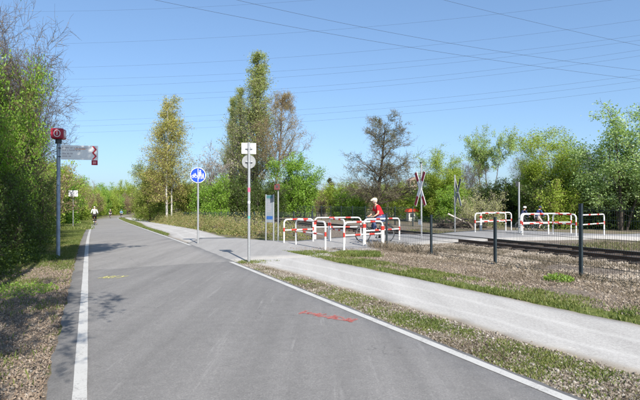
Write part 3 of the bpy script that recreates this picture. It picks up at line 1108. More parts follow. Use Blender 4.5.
def children(pts, rr, m, t0, t1, ang, ratio, lens, shape=None, rfac=.55, bias=None):
    n, K, _ = pts.shape
    if isinstance(m, float):
        cnt = RNG.poisson(m, n)
    else:
        cnt = np.full(n, m)
    par = np.repeat(np.arange(n), cnt)
    t = RNG.uniform(t0, t1, len(par))
    f = t * (K - 1); i = np.minimum(f.astype(int), K - 2); u = (f - i)[:, None]
    p = pts[par, i] * (1 - u) + pts[par, i + 1] * u
    tan = unit(pts[par, i + 1] - pts[par, i])
    rnd = unit(RNG.normal(0, 1, (len(par), 3)))
    perp = unit(rnd - tan * np.sum(rnd * tan, 1, keepdims=True))
    if bias is not None:
        perp = unit(perp + np.array(bias))
        perp = unit(perp - tan * np.sum(perp * tan, 1, keepdims=True))
    a = np.radians(ang) * RNG.uniform(.7, 1.3, len(par))[:, None]
    d = tan * np.cos(a) + perp * np.sin(a)
    sh = shape(t) if shape else np.ones_like(t)
    l = lens[par] * ratio * sh * RNG.uniform(.7, 1.2, len(par))
    r = (rr[par, i] * (1 - u[:, 0]) + rr[par, i + 1] * u[:, 0]) * rfac
    return p, d, l, r, t

def tubes(sets, sides):
    V = []; Fq = []; b = 0
    for pts, rr in sets:
        n, K, _ = pts.shape
        if n == 0: continue
        tan = np.zeros_like(pts)
        tan[:, 1:-1] = pts[:, 2:] - pts[:, :-2]
        tan[:, 0] = pts[:, 1] - pts[:, 0]; tan[:, -1] = pts[:, -1] - pts[:, -2]
        tan = unit(tan)
        ref = np.where(np.abs(tan[..., 2:3]) < .85, np.array([0, 0, 1.]), np.array([1., 0, 0]))
        u = unit(np.cross(tan, ref)); w = np.cross(tan, u)
        th = np.arange(sides) * 2 * np.pi / sides
        ring = pts[:, :, None, :] + rr[:, :, None, None] * (u[:, :, None, :] * np.cos(th)[None, None, :, None] + w[:, :, None, :] * np.sin(th)[None, None, :, None])
        V.append(ring.reshape(-1, 3))
        id_ = b + np.arange(n * K * sides).reshape(n, K, sides)
        nxt = np.roll(id_, -1, 2)
        Fq.append(np.stack([id_[:, :-1], nxt[:, :-1], nxt[:, 1:], id_[:, 1:]], -1).reshape(-1, 4))
        b += n * K * sides
    return np.concatenate(V), np.concatenate(Fq)

def leaves(pos, size, up=.5, slim=.5, droop=0.0):
    n = len(pos)
    a = unit(RNG.normal(0, 1, (n, 3)) + np.array([0, 0, -droop]))
    nn = unit(RNG.normal(0, .8, (n, 3)) + np.array([.25, -.55, .75]) * up * 2.2)
    s = unit(np.cross(nn, a))
    nrm = np.cross(a, s)
    l = (size * RNG.uniform(.6, 1.35, n))[:, None]
    w = l * slim
    v = np.stack([pos, pos + a * l * .5 + s * w * .5 + nrm * l * .08, pos + a * l, pos + a * l * .5 - s * w * .5 + nrm * l * .08], 1).reshape(-1, 3)
    f = np.arange(n * 4).reshape(n, 4)
    return v, f

def along(pts, n, sigma, t0=.15):
    k = len(pts)
    par = RNG.integers(0, k, n)
    K = pts.shape[1]
    t = RNG.uniform(t0, 1, n) * (K - 1); i = np.minimum(t.astype(int), K - 2); u = (t - i)[:, None]
    return pts[par, i] * (1 - u) + pts[par, i + 1] * u + RNG.normal(0, sigma, (n, 3))

PROTO = {}
def make_plant(kind):
    """builds trunk / branches / crown meshes for a plant one unit scale = metres, height about P['h']"""
    P = KINDS[kind]
    h = P['h']
    ns = P.get('stems', 1)
    base = np.zeros((ns, 3))
    if ns > 1:
        ang = np.arange(ns) * 2 * np.pi / ns + RNG.uniform(-.4, .4, ns)
        rad = RNG.uniform(.1, 1, ns) * P.get('spread', .4)
        base[:, 0] = np.cos(ang) * rad; base[:, 1] = np.sin(ang) * rad
        base[:, 2] = -.1
        lean = P.get('lean', .35)
        d0 = np.stack([np.cos(ang) * lean * RNG.uniform(.2, 1.2, ns), np.sin(ang) * lean * RNG.uniform(.2, 1.2, ns), np.ones(ns)], 1)
        l0 = h * RNG.uniform(.7, 1.0, ns) * P.get('stemlen', .8)
    else:
        base[:, 2] = -.15
        d0 = np.array([[RNG.normal(0, .03), RNG.normal(0, .03), 1]])
        l0 = np.array([h * P.get('stemlen', .95)])
    r0 = np.full(ns, P.get('r', .02 * h)) * (RNG.uniform(.6, 1, ns) if ns > 1 else 1)
    p0, q0 = grow(base, d0, l0, r0, P.get('seg0', 8), P.get('w0', .06), P.get('trop0', .08), .12)
    c = children(p0, q0, P['n1'], P.get('t1', .2), .98, P['a1'], P['l1'], l0, P.get('shape'), .5)
    p1, q1 = grow(c[0], c[1], c[2], np.minimum(c[3], P.get('r1', .05)), 5, P.get('w1', .14), P.get('trop1', .05), .25)
    c2 = children(p1, q1, P['n2'], .15, 1, P.get('a2', 45), P.get('l2', .45), c[2], None, .6)
    p2, q2 = grow(c2[0], c2[1], c2[2], np.maximum(np.minimum(c2[3], .03), P.get('rmin', .006)), 4, .18, P.get('trop2', .03), .4)
    c3 = children(p2, q2, P['n3'], .15, 1, 42, P.get('l3', .5), c2[2], None, .7)
    p3, q3 = grow(c3[0], c3[1], c3[2], np.maximum(np.minimum(c3[3], .014), P.get('rmin', .006) * .8), 3, .2, P.get('trop3', .0), .5)
    out = {}
    v, f = tubes([(p0, q0)], 8)
    out['trunk'] = np_mesh('trunk', v, f, smooth=True)
    v, f = tubes([(p1, q1), (p2, q2), (p3, q3)], 3)
    out['branches'] = np_mesh('branches', v, f, smooth=True)
    if P['leaves']:
        n = P['leaves']
        pos = np.concatenate([along(p3, int(n * .72), P.get('sig', .07)), along(p2, n - int(n * .72), P.get('sig', .07))])
        if P.get('skirt'):            # low leafage round the foot
            k = int(n * P['skirt'])
            w_ = P.get('wide', 1.6)
            a_ = RNG.uniform(0, 6.28, k); rr_ = w_ * np.sqrt(RNG.uniform(.1, 1, k))
            pos[:k] = np.stack([np.cos(a_) * rr_, np.sin(a_) * rr_, RNG.uniform(.02, .5, k) ** 1.0 * h * .5], 1)
        pos = pos[(pos[:, 2] > .03) & (pos[:, 2] < np.percentile(pos[:, 2], 99.9))]
        v, f = leaves(pos, P['ls'], P.get('up', .4), P.get('slim', .55), P.get('droop', 0))
        out['crown'] = np_mesh('crown', v, f)
    for k_, mk in (('trunk', P['bark']), ('branches', P['twig']), ('crown', P['leaf'])):
        if k_ in out:
            out[k_].materials.append(M[mk])
    top = float(np.percentile(p3[..., 2], 99.3)) if len(p3) else h
    wid = float(np.percentile(np.hypot(p3[..., 0], p3[..., 1]), 96)) * 2 if len(p3) else 1
    out['top'] = top; out['wid'] = wid
    return out

rnd_shape = lambda t: .35 + 1.0 * np.sin(np.pi * np.clip((t - .05) / 1.1, 0, 1)) ** .8
cone_shape = lambda t: 1.15 - t
egg_shape = lambda t: np.clip(1.3 * np.sin(np.pi * np.clip(.22 + t * .75, 0, 1)), .15, 2)
KINDS = {
    'hedge_a': dict(h=5.2, stems=9, spread=.9, lean=.34, r=.05, n1=9, a1=40, l1=.34, n2=6, n3=6, leaves=37500, ls=0.072, sig=.10, bark='bark_dark', twig='twig_brown', leaf='lf_hedge', skirt=.10, wide=1.7, t1=.15),
    'hedge_b': dict(h=4.6, stems=10, spread=1.0, lean=.42, r=.045, n1=9, a1=42, l1=.36, n2=6, n3=6, leaves=38475, ls=0.065, sig=.10, bark='bark_dark', twig='twig_brown', leaf='lf_fresh', skirt=.12, wide=1.7, t1=.12),
    'hedge_dark': dict(h=3.2, stems=9, spread=.8, lean=.5, r=.035, n1=8, a1=45, l1=.40, n2=6, n3=6, leaves=11000, ls=.085, sig=.10, bark='bark_dark', twig='bark_dark', leaf='lf_dark', skirt=.25, wide=1.5, t1=.05),
    'hedge_brown': dict(h=4.4, stems=10, spread=.9, lean=.36, r=.04, n1=9, a1=35, l1=.36, n2=6, n3=7, leaves=5500, ls=.065, sig=.07, bark='bark', twig='twig_brown', leaf='lf_brown', t1=.15),
    'bare_tall': dict(h=7.6, stems=4, spread=.5, lean=.22, r=.08, n1=15, a1=46, l1=.36, n2=9, n3=9, leaves=5000, ls=.045, sig=.05, bark='bark', twig='bark', leaf='lf_brown', t1=.35, rmin=.007),
    'far_shrub': dict(h=4.0, stems=8, spread=.9, lean=.45, r=.05, n1=8, a1=42, l1=.40, n2=5, n3=5, leaves=12000, ls=0.128, sig=.14, bark='bark_dark', twig='twig_brown', leaf='lf_yellow', skirt=.15, wide=1.6, t1=.1, rmin=.009),
    'far_green': dict(h=4.0, stems=8, spread=.9, lean=.45, r=.05, n1=8, a1=42, l1=.40, n2=5, n3=5, leaves=12750, ls=0.132, sig=.15, bark='bark_dark', twig='bark_dark', leaf='lf_fresh', skirt=.18, wide=1.7, t1=.08, rmin=.009),
    'far_dark': dict(h=4.0, stems=8, spread=1.0, lean=.5, r=.05, n1=8, a1=44, l1=.42, n2=5, n3=5, leaves=12000, ls=0.120, sig=.16, bark='bark_dark', twig='bark_dark', leaf='lf_dark', skirt=.25, wide=1.8, t1=.03, rmin=.009),
    'far_brown': dict(h=4.2, stems=9, spread=.9, lean=.4, r=.05, n1=9, a1=36, l1=.38, n2=6, n3=6, leaves=4800, ls=0.088, sig=.10, bark='bark', twig='twig_brown', leaf='lf_brown', t1=.12, rmin=.010),
    'pale_bush': dict(h=2.8, stems=11, spread=.8, lean=.6, r=.03, n1=9, a1=42, l1=.42, n2=5, n3=5, leaves=9750, ls=0.088, sig=.11, bark='bark', twig='twig', leaf='lf_pale', skirt=.2, wide=1.7, t1=.05, rmin=.008),
    'birch': dict(h=14.5, stems=3, spread=.35, lean=.07, stemlen=1.02, r=.13, seg0=12, w0=.03, n1=34, a1=50, l1=.24, shape=lambda t: np.clip(1.3 - 1.0 * t, .2, 2), n2=7, n3=6, leaves=25200, ls=0.120, sig=.18, bark='birch', twig='twig_brown', leaf='lf_birch', t1=.16, trop1=.06, trop3=-.16, droop=1.0, slim=.45, rmin=.009, r1=.04),
    'poplar': dict(h=22, r=.30, seg0=14, w0=.015, n1=130, a1=36, l1=.19, shape=lambda t: np.clip(1.3 - 1.12 * t, .16, 2), n2=6, n3=5, leaves=24543, ls=0.150, sig=.20, bark='bark', twig='twig', leaf='lf_poplar', t1=.08, trop1=.22, trop2=.2, a2=28, rmin=.014, r1=.05),
    'brown_tree': dict(h=14.5, r=.22, seg0=10, w0=.04, n1=30, a1=48, l1=.30, shape=egg_shape, n2=7, n3=7, leaves=22680, ls=0.096, sig=.14, bark='bark', twig='twig_brown', leaf='lf_brown', t1=.2, trop1=.10, rmin=.013, r1=.06),
    'bare_tree': dict(h=12.2, r=.24, seg0=10, w0=.03, n1=40, a1=62, l1=.34, shape=lambda t: 1.25 - .85 * t, n2=11, n3=10, leaves=20160, ls=0.098, sig=.09, bark='bark_dark', twig='bark', leaf='lf_olive', t1=.16, trop1=.02, rmin=.013, r1=.07),
    'light_tree': dict(h=12.4, stems=3, spread=.4, lean=.16, stemlen=.72, r=.15, seg0=8, w0=.05, n1=11, a1=40, l1=.30, n2=7, n3=6, leaves=15875, ls=0.139, sig=.16, bark='bark', twig='twig', leaf='lf_light', t1=.5, trop1=.10, rmin=.012, r1=.06),
    'yellow_tree': dict(h=8.4, stems=7, spread=.7, lean=.34, stemlen=.95, r=.09, seg0=8, w0=.05, n1=12, a1=36, l1=.30, n2=7, n3=6, leaves=49754, ls=0.120, sig=.20, bark='bark_dark', twig='twig_brown', leaf='lf_yellow', t1=.12, trop1=.12, rmin=.009),
    'silver_tree': dict(h=8.8, stems=4, spread=.5, lean=.22, stemlen=.88, r=.13, seg0=8, w0=.05, n1=16, a1=52, l1=.36, n2=7, n3=6, leaves=34020, ls=0.124, sig=.16, bark='bark_dark', twig='bark_dark', leaf='lf_silver', t1=.10, rmin=.009),
    'green_round': dict(h=7.1, stems=4, spread=.5, lean=.24, stemlen=.82, r=.12, seg0=8, n1=14, a1=52, l1=.36, n2=7, n3=6, leaves=29400, ls=0.154, sig=.2, bark='bark_dark', twig='bark_dark', leaf='lf_fresh', t1=.08, rmin=.009, skirt=.08, wide=2.2),
    'blossom': dict(h=6.4, stems=5, spread=.6, lean=.26, r=.06, n1=12, a1=46, l1=.36, n2=6, n3=6, leaves=2600, ls=.11, sig=.10, bark='bark', twig='twig', leaf='lf_blossom', t1=.2, rmin=.010),
    'willow': dict(h=8.2, stems=6, spread=.8, lean=.34, stemlen=.85, r=.09, n1=13, a1=44, l1=.34, n2=7, n3=6, leaves=27300, ls=0.154, sig=.18, bark='bark_dark', twig='twig_brown', leaf='lf_willow', t1=.08, rmin=.010, skirt=.12, wide=2.6),
    'conifer': dict(h=7.3, r=.12, w0=.01, n1=70, a1=80, l1=.24, shape=cone_shape, n2=7, n3=4, leaves=5200, ls=.2, sig=.1, bark='bark_dark', twig='bark_dark', leaf='lf_conifer', t1=.06, trop1=-.03, rmin=.010),
    'overhang_high': dict(h=10.8, stems=2, spread=.2, lean=.03, w0=.02, stemlen=.9, r=.14, n1=12, a1=50, l1=.22, n2=7, n3=6, leaves=12000, ls=.14, sig=.10, bark='bark', twig='twig', leaf='lf_hedge', t1=.72, rmin=.009),
    'overhang': dict(h=9.0, stems=3, spread=.4, lean=.2, stemlen=.85, r=.12, n1=10, a1=46, l1=.26, n2=6, n3=6, leaves=9000, ls=.12, sig=.06, bark='bark', twig='twig', leaf='lf_hedge', t1=.58, w1=.07, rmin=.007),
}
M['lf_willow'] = mat_leaf('leaf_willow', [(.08, .12, .02), (.15, .20, .035), (.21, .25, .05), (.27, .28, .08)])

SEEDS = {'birch': 5}
def plant(kind, name, label, x, y, height, width=None, cat='shrub', group=None, rz=None, var=0):
    global RNG
    key = (kind, var)
    if key not in PROTO:
        keep = RNG
        RNG = np.random.default_rng(sum(ord(ch_) * (i_ + 3) for i_, ch_ in enumerate(kind)) + 977 * var + SEEDS.get(kind, 0))
        PROTO[key] = make_plant(kind)
        RNG = keep
    P = PROTO[key]
    sz = height / P['top']
    sw = (width / P['wid']) if width else sz
    t = thing(name, label, cat, (x, y, hg(x, y)), random.uniform(0, 6.28) if rz is None else rz, group)
    t.scale = (sw, sw, sz)
    for part in ('trunk', 'branches', 'crown'):
        if part in P:
            link(part, P[part], None, t)
    return t

# hedge along the left verge
random.seed(21)
HG = 'shrubs of the hedge on the left'
left = [
    # kind, y, offset left of the white line, height, width, label
    ('hedge_a', 12.6, 4.5, 6.4, 4.2, 'tall leafy shrub cut by the left picture edge, nearest of the hedge', 0),
    ('hedge_dark', 10.6, 2.6, 2.0, 2.2, 'low dark shrub at the foot of the hedge by the left picture edge', 0),
    ('hedge_b', 15.4, 4.0, 6.6, 4.0, 'tall bright green shrub behind the low dark one at the left edge', 1),
    ('hedge_dark', 13.0, 2.4, 2.3, 2.2, 'low dark shrub left of the foot of the waymark post', 1),
    ('hedge_b', 18.2, 3.8, 6.9, 4.0, 'tallest bright green shrub left of the waymark post', 0),
    ('hedge_dark', 15.9, 2.5, 2.6, 2.2, 'low dark shrub nearest to the waymark post', 0),
    ('hedge_a', 21.2, 3.9, 6.6, 3.8, 'leafy green shrub right behind the waymark post', 1),
    ('hedge_dark', 19.4, 2.5, 2.6, 2.4, 'low dark shrub just beyond the waymark post', 1),
    ('hedge_brown', 24.4, 3.9, 6.2, 3.6, 'brown twiggy shrub under the direction board', 0),
    ('hedge_dark', 23.4, 3.0, 2.8, 2.6, 'low dark shrub between waymark post and small white sign', 0),
    ('hedge_brown', 28.6, 4.4, 6.0, 3.8, 'second brown twiggy shrub along the left hedge', 1),
    ('hedge_dark', 28.0, 3.4, 3.0, 2.8, 'dark shrub a few steps before the small white sign', 1),
    ('hedge_b', 33.0, 4.8, 6.0, 4.2, 'green shrub left of the small white sign', 1),
    ('hedge_dark', 33.4, 3.7, 3.0, 3.0, 'dark shrub nearest to the small white sign', 0),
]
for kd, y, off, h, w, lab, v in left:
    x = float(XL(y)) - off
    plant(kd, 'hedge_shrub', lab, x, y, h, w, 'shrub', HG, var=v)
for i, (y, off, h, w, lab) in enumerate([(18.6, 3.5, 9.0, 4.6, 'tallest bare grey twiggy tree at the left picture edge'), (22.0, 3.1, 8.6, 4.6, 'bare-topped tree with thin grey twigs above the left hedge'), (25.5, 3.6, 8.2, 4.8, 'bare grey twiggy tree rising behind the red cube')]):
    plant('bare_tall', 'bare_tree', lab, float(XL(y)) - off, y, h, w, 'tree', 'bare trees in the left hedge', var=i % 2)
# trees just outside the picture on the left, whose branches shade the verge and the road edge
for kd, x, y, h, w, lab in [('overhang', -2.3, .4, 6.0, 2.3, 'verge tree beside the road left of the camera'), ('overhang', -3.1, 2.9, 6.6, 3.0, 'verge tree next to the left picture edge'), ('overhang', -5.1, 5.2, 8.8, 2.9, 'verge tree standing before the left hedge'), ('bare_tall', -2.6, -1.4, 7.6, 3.6, 'bare twiggy tree behind the camera on the left verge'), ('bare_tall', -3.9, 1.2, 7.4, 3.6, 'bare twiggy tree between the leafy verge trees'), ('overhang_high', -5.5, 7.2, 11.2, 5.0, 'tall tree overhanging the road from the left')]:
    plant(kd, 'verge_tree', lab, x, y, h, w, 'tree', 'trees on the left verge')
# hedge going on along the road into the distance, both sides
random.seed(31)
far_kinds = ['far_brown', 'far_shrub', 'far_shrub', 'far_brown', 'far_green', 'far_shrub', 'far_shrub']
WORD = {'far_brown': 'brown twiggy', 'far_shrub': 'yellow-green', 'far_green': 'fresh green', 'far_dark': 'dark green'}
k = 0
for y in np.arange(38, 150, 4.6):
    for off, hh in ((3.4, 5.4), (6.8, 6.6)):
        kd = far_kinds[k % 7]
        plant(kd, 'roadside_shrub', WORD[kd] + (' front-row shrub' if off < 4 else ' back-row shrub') + ' left of the cycle road, ' + ('beyond the small white sign' if y < 62 else 'beside the riders going away' if y < 100 else 'near the far bend'), float(XL(y)) - off - random.uniform(0, .8), float(y + random.uniform(-1.4, 1.4)),
              hh * random.uniform(.8, 1.2) * (1.0 if y < 90 else 1.3), random.uniform(4.2, 5.6), 'shrub', 'distant shrubs left of the cycle road', var=k % 2)
        k += 1
for y in np.arange(150, 215, 6):
    for off in (3.5, 9.0, 14.5):
        plant(far_kinds[k % 7], 'roadside_shrub', WORD[far_kinds[k % 7]] + ' shrub in the far left row where the cycle road bends away', float(XL(y)) - off, float(y), random.uniform(5, 7.5), random.uniform(5.5, 7.5), 'shrub', 'distant shrubs left of the cycle road', var=k % 2)
        k += 1
for y in np.arange(84, 176, 5):
    off = 6.0 + max(0, 130 - y) * .02
    plant(far_kinds[k % 7], 'roadside_shrub', WORD[far_kinds[k % 7]] + ' distant shrub right of the cycle road beyond the willow bush', float(XR(y)) + off + random.uniform(0, 1), float(y), random.uniform(4.0, 6.5), random.uniform(4.5, 6), 'shrub', 'distant shrubs right of the footpath', var=k % 2)
    k += 1
for xx in np.arange(-95, -30, 6.5):
    plant(far_kinds[k % 7], 'roadside_shrub', WORD[far_kinds[k % 7]] + ' far shrub in the belt closing the view down the cycle road', float(xx), 226 + random.uniform(-6, 6), random.uniform(9, 13.5), random.uniform(8, 10), 'shrub', 'far tree belt at the end of the road', var=k % 2)
    k += 1

def at(px, Y):
    return (px - 320) / F_PX * Y
plant('birch', 'birch_tree', 'tall birch with white trunks and golden spring leaves', at(168, 60), 60, 15.0, 6.6, 'tree')
plant('willow', 'willow_bush', 'large round green willow bush left of the birch', at(152, 72), 72, 8.2, 6.4, 'shrub')
plant('blossom', 'blossom_shrub', 'pale white-blossoming shrub between birch and poplars', at(213, 62), 62, 9.0, 5.0, 'tree')
plant('willow', 'willow_bush', 'green bush behind the blue sign, right of the birch', at(186, 66), 66, 5.2, 5.4, 'shrub', var=1)
plant('far_green', 'green_bush', 'bright green bush right of the blue sign', at(212, 58), 58, 5.2, 4.6, 'shrub')
plant('poplar', 'poplar_tree', 'tallest slender poplar, pale green', at(255, 70), 70, 22.6, 7.0, 'tree', 'poplars')
plant('poplar', 'poplar_tree', 'slender poplar left of the tallest one', at(242, 73), 73, 18.4, 4.0, 'tree', 'poplars')
plant('poplar', 'poplar_tree', 'leftmost and smallest slender poplar', at(230, 75), 75, 17.4, 3.4, 'tree', 'poplars', var=1)
plant('brown_tree', 'budding_tree', 'brownish budding tree leaning out right of the tallest poplar', at(272, 64), 64, 15.8, 8.6, 'tree')
plant('green_round', 'round_tree', 'round bright green tree behind the info board', at(298, 60), 60, 7.3, 6.0, 'tree')
plant('far_dark', 'dark_bush', 'dark bush under the poplars', at(240, 66), 66, 5.2, 6.0, 'shrub')
plant('far_dark', 'dark_bush', 'dark bush left of the round bright green tree', at(268, 58), 58, 4.4, 5.4, 'shrub', var=1)
plant('conifer', 'conifer_tree', 'small dark pointed conifer left of the bare tree', at(331, 100), 100, 7.0, 3.2, 'tree')
plant('bare_tree', 'bare_tree', 'wide grey-brown tree with bare twigs behind the red-shirted cyclist', at(377, 58), 58, 12.2, 10.6, 'tree')
plant('yellow_tree', 'leafy_tree', 'pale green leafy tree behind the diagonal cross signs', at(443, 54), 54, 7.6, 5.0, 'tree', var=1)
plant('light_tree', 'light_tree', 'airy tall tree with sparse light leaves, above the dark hedge', at(487, 70), 70, 12.6, 7.2, 'tree')
plant('pale_bush', 'pale_bush', 'rounded pale willow-like bush behind the left barrier beyond the track', at(480, 42), 42, 3.2, 4.2, 'shrub')
plant('yellow_tree', 'leafy_tree', 'yellow-green many-stemmed tree behind the two far right cyclists', at(556, 44), 44, 8.4, 6.6, 'tree')
plant('silver_tree', 'silvery_tree', 'silvery green tree at the right picture edge', at(622, 38), 38, 8.9, 7.4, 'tree')
plant('bare_tall', 'bare_tree', 'grey twiggy tree between the airy tree and the yellow-green one', at(525, 56), 56, 7.6, 4.4, 'tree')
plant('bare_tall', 'bare_tree', 'grey-brown twiggy tree left of the silvery tree', at(588, 47), 47, 7.4, 4.4, 'tree', var=1)
plant('bare_tall', 'bare_tree', 'grey twiggy tree behind the pale green tree by the cross signs', at(466, 62), 62, 7.4, 5.0, 'tree')
random.seed(41)
belt = [(305, 64, 3.4, 'far_brown'), (322, 70, 4.2, 'far_brown'), (340, 66, 4.8, 'far_shrub'), (352, 62, 3.6, 'far_green'), (362, 72, 5.4, 'far_brown'), (392, 64, 4.6, 'far_shrub'), (402, 76, 4.6, 'far_brown'), (412, 70, 2.9, 'far_shrub'), (425, 62, 3.9, 'far_green'), (434, 56, 3.6, 'far_green'), (456, 50, 3.8, 'far_green'), (468, 52, 3.4, 'far_shrub'), (492, 50, 4.0, 'far_dark'), (505, 48, 4.2, 'far_dark'), (517, 50, 4.4, 'far_dark'), (532, 47, 4.4, 'far_shrub'), (545, 42, 4.2, 'far_dark'), (560, 40, 3.8, 'far_shrub'), (575, 42, 4.4, 'far_dark'), (590, 44, 4.0, 'far_shrub'), (604, 40, 3.6, 'far_dark'), (626, 41, 3.4, 'far_dark'), (642, 39, 3.8, 'far_dark'), (665, 40, 4.5, 'far_green'), (690, 38, 5.0, 'far_shrub')]
belt_at = ['right beside the round green tree', 'just left of the conifer', 'left under the bare tree', 'at the left foot of the bare tree', 'directly behind the bare tree trunk', 'at the right foot of the bare tree', 'left of the tan tower', 'under the tan tower', 'right of the red canopy hut', 'between the two cross signs', 'right of the dark-backed cross sign', 'left behind the pale bush', 'right behind the pale bush', 'left of the slim grey pole', 'behind the slim grey pole', 'behind the white-helmeted cyclist', 'behind the cyclist in the dark jacket', 'under the middle of the yellow-green tree', 'under the right side of the yellow-green tree', 'behind the tall fence post', 'just right of the tall fence post', 'under the silvery tree', 'at the right picture edge', 'just beyond the right picture edge', 'furthest right, out of the picture']
for i, (px, Y_, h, kd) in enumerate(belt):
    word = WORD[kd]
    plant(kd, 'background_shrub', word + ' shrub behind the railway, ' + belt_at[i], at(px, Y_), Y_, h, random.uniform(3.8, 5.2), 'shrub', word + ' shrubs behind the railway', var=i % 2)
for i, px in enumerate(range(176, 470, 14)):
    Y_ = random.uniform(128, 170)
    plant(far_kinds[i % 7], 'background_shrub', WORD[far_kinds[i % 7]] + ' shrub in the most distant belt ' + ('left of the poplars' if px < 225 else 'under the poplars' if px < 290 else 'by the conifer' if px < 350 else 'behind the bare tree' if px < 405 else 'behind the cross signs'), at(px, Y_), Y_, random.uniform(5.5, 9.0), random.uniform(7, 9), 'shrub', 'distant belt behind the railway', var=i % 2)

# ------------------------------------------------------------------ bramble bank and low growth (stuff)
def stuff(name, v, f, mat, label, cat):
    o = link(name, np_mesh(name, v, f), M[mat])
    return tag(o, label, cat, kind='stuff')

def in_bank(x, y):
    inner = np.interp(y, [19, 21.3, 22.4, 24.8, 28, 34, 40, 60, 80], [-.9, -1.35, -2.4, -4.1, -5.6, -8.2, -10.9, -20.2, -29])
    lane = np.interp(x, [-4.3, -2.75, -1.2, .3, 3.5], [24.9, 22.9, 22.2, 24.2, 24.5]) + .2
    return np.minimum(np.minimum(x - inner, (10.2 - .44 * y) - x), (y - lane))
n = 190000
y = RNG.uniform(21.2, 66, n) ; x = RNG.uniform(-24, 1.2, n)
e = in_bank(x, y)
ok = (e > .15)
x, y, e = x[ok], y[ok], e[ok]
mh = 1.2 * sstep(e, 0, 1.0) * (.65 + .35 * np.sin(x * 1.7 + y * .9) * np.sin(y * 1.3 - x * .6) + .2 * np.sin(x * 4 + y * 3))
zz = h_ground(x, y) + .03 + mh * RNG.uniform(.35, 1.05, len(x))
v, f = leaves(np.stack([x, y, zz], 1), .085, .8, .65)
bank = stuff('bramble_bank', v, f, 'lf_bramble', 'olive and reddish bramble thicket along the far footpath', 'brambles')
# the tangle of stems inside the bank
n = 2600
y = RNG.uniform(21.2, 60, n); x = RNG.uniform(-22, 1, n)
ok = in_bank(x, y) > .3
x, y = x[ok], y[ok]
st = np.stack([x, y, h_ground(x, y) - .03], 1)
p_, q_ = grow(st, RNG.normal(0, .6, (len(x), 3)) + np.array([0, 0, 1.3]), RNG.uniform(.7, 1.5, len(x)), np.full(len(x), .008), 5, .25, -.22, .5)
v, f = tubes([(p_, q_)], 3)
stuff('bramble_stems', v, f, 'twig_brown', 'arching brown bramble stems in the thicket', 'brambles')

def blades(x, y, z, hgt, lean=.45, w=.007):
    n = len(x)
    a = RNG.uniform(0, 6.28, n); l = hgt * RNG.uniform(.5, 1.3, n)
    dx = np.cos(a) * l * lean * RNG.uniform(.2, 1.4, n); dy = np.sin(a) * l * lean * RNG.uniform(.2, 1.4, n)
    b = RNG.uniform(0, 6.28, n)
    ww = w * RNG.uniform(.6, 1.5, n)
    sx = np.cos(b) * ww; sy = np.sin(b) * ww
    v = np.stack([np.stack([x - sx, y - sy, z - .02], 1), np.stack([x + sx, y + sy, z - .02], 1),
                  np.stack([x + dx * .56 + sx * .9, y + dy * .56 + sy * .9, z + l * .56], 1), np.stack([x + dx, y + dy, z + l * .92], 1)], 1).reshape(-1, 3)
    return v, np.arange(n * 4).reshape(n, 4)

def patchy(x, y, s=1.0, seed=0.0):
    return (np.sin(x * 1.9 * s + y * 1.1 * s + seed) + np.sin(x * .8 * s - y * 2.3 * s + seed * 2) + np.sin(x * 4.1 * s + y * 3.3 * s + seed * 3) * .7 + np.sin(-x * 6.7 * s + y * 5.9 * s + seed) * .5) / 3.2

def soft(p, thr, k=5.0):
    return RNG.uniform(0, 1, len(p)) < 1 / (1 + np.exp(-(p - thr) * k))

def tuft_points(n, xf, ylo, yhi, spread=.05, per=14, ybias=1.0):
    m = n // per
    y = ylo + (yhi - ylo) * RNG.uniform(0, 1, m) ** ybias
    x = xf(y)
    y = np.repeat(y, per) + RNG.normal(0, spread, m * per); x = np.repeat(x, per) + RNG.normal(0, spread, m * per)
    return x, y

GV = []; GF = []; gb = 0
def add_grass(x, y, hgt, w, lean=.5):
    global gb
    v, f = blades(x, y, h_ground(x, y), hgt, lean, w * 1.35)
    GV.append(v); GF.append(f + gb); gb += len(v)
DV = []; DF = []; db = 0
def add_dry(x, y, hgt, w, lean=.6):
    global db
    v, f = blades(x, y, h_ground(x, y), hgt, lean, w)
    DV.append(v); DF.append(f + db); db += len(v)

# right verge between road and footpath
x, y = tuft_points(60000, lambda y: (XR(y) + .18) + RNG.uniform(0, 1, len(y)) * np.maximum(5.35 - .525 * y - XR(y) - .18, .02), 3.2, 13.6, ybias=1.4)
ok = soft(patchy(x, y, 1.3, 1.0), .38 + .45 * sstep(y, 8.5, 12)) & (x > XR(y) + .14) & (x < 5.45 - .525 * y)
add_grass(x[ok], y[ok], .032, .004, .9)
ok = soft(-patchy(x, y, 1.1, 2.6), .35, 4) & (x > XR(y) + .14) & (x < 5.45 - .525 * y)
add_dry(x[ok], y[ok], .03, .003, 1.4)
# tuft round the sign pole
x, y = tuft_points(1100, lambda y: -1.96 + RNG.normal(0, .28, len(y)), 13.55, 14.15)
ok = x > XR(y) + .15
add_grass(x[ok], y[ok], .06, .004)
# strip beyond the footpath
x, y = tuft_points(80000, lambda y: 7.74 - .525 * y + RNG.uniform(0, 1, len(y)) ** 1.4 * 1.3, 5, 17.2, ybias=1.2)
ok = soft(patchy(x, y, .9, 2.2), .0) & (x > 7.74 - .525 * y)
add_grass(x[ok], y[ok], .06, .006, .7)
x, y = tuft_points(5200, lambda y: .95 + RNG.uniform(-.4, .9, len(y)), 15.2, 16.4)
ok = x > 7.95 - .525 * y
add_grass(x[ok], y[ok], .12, .008)
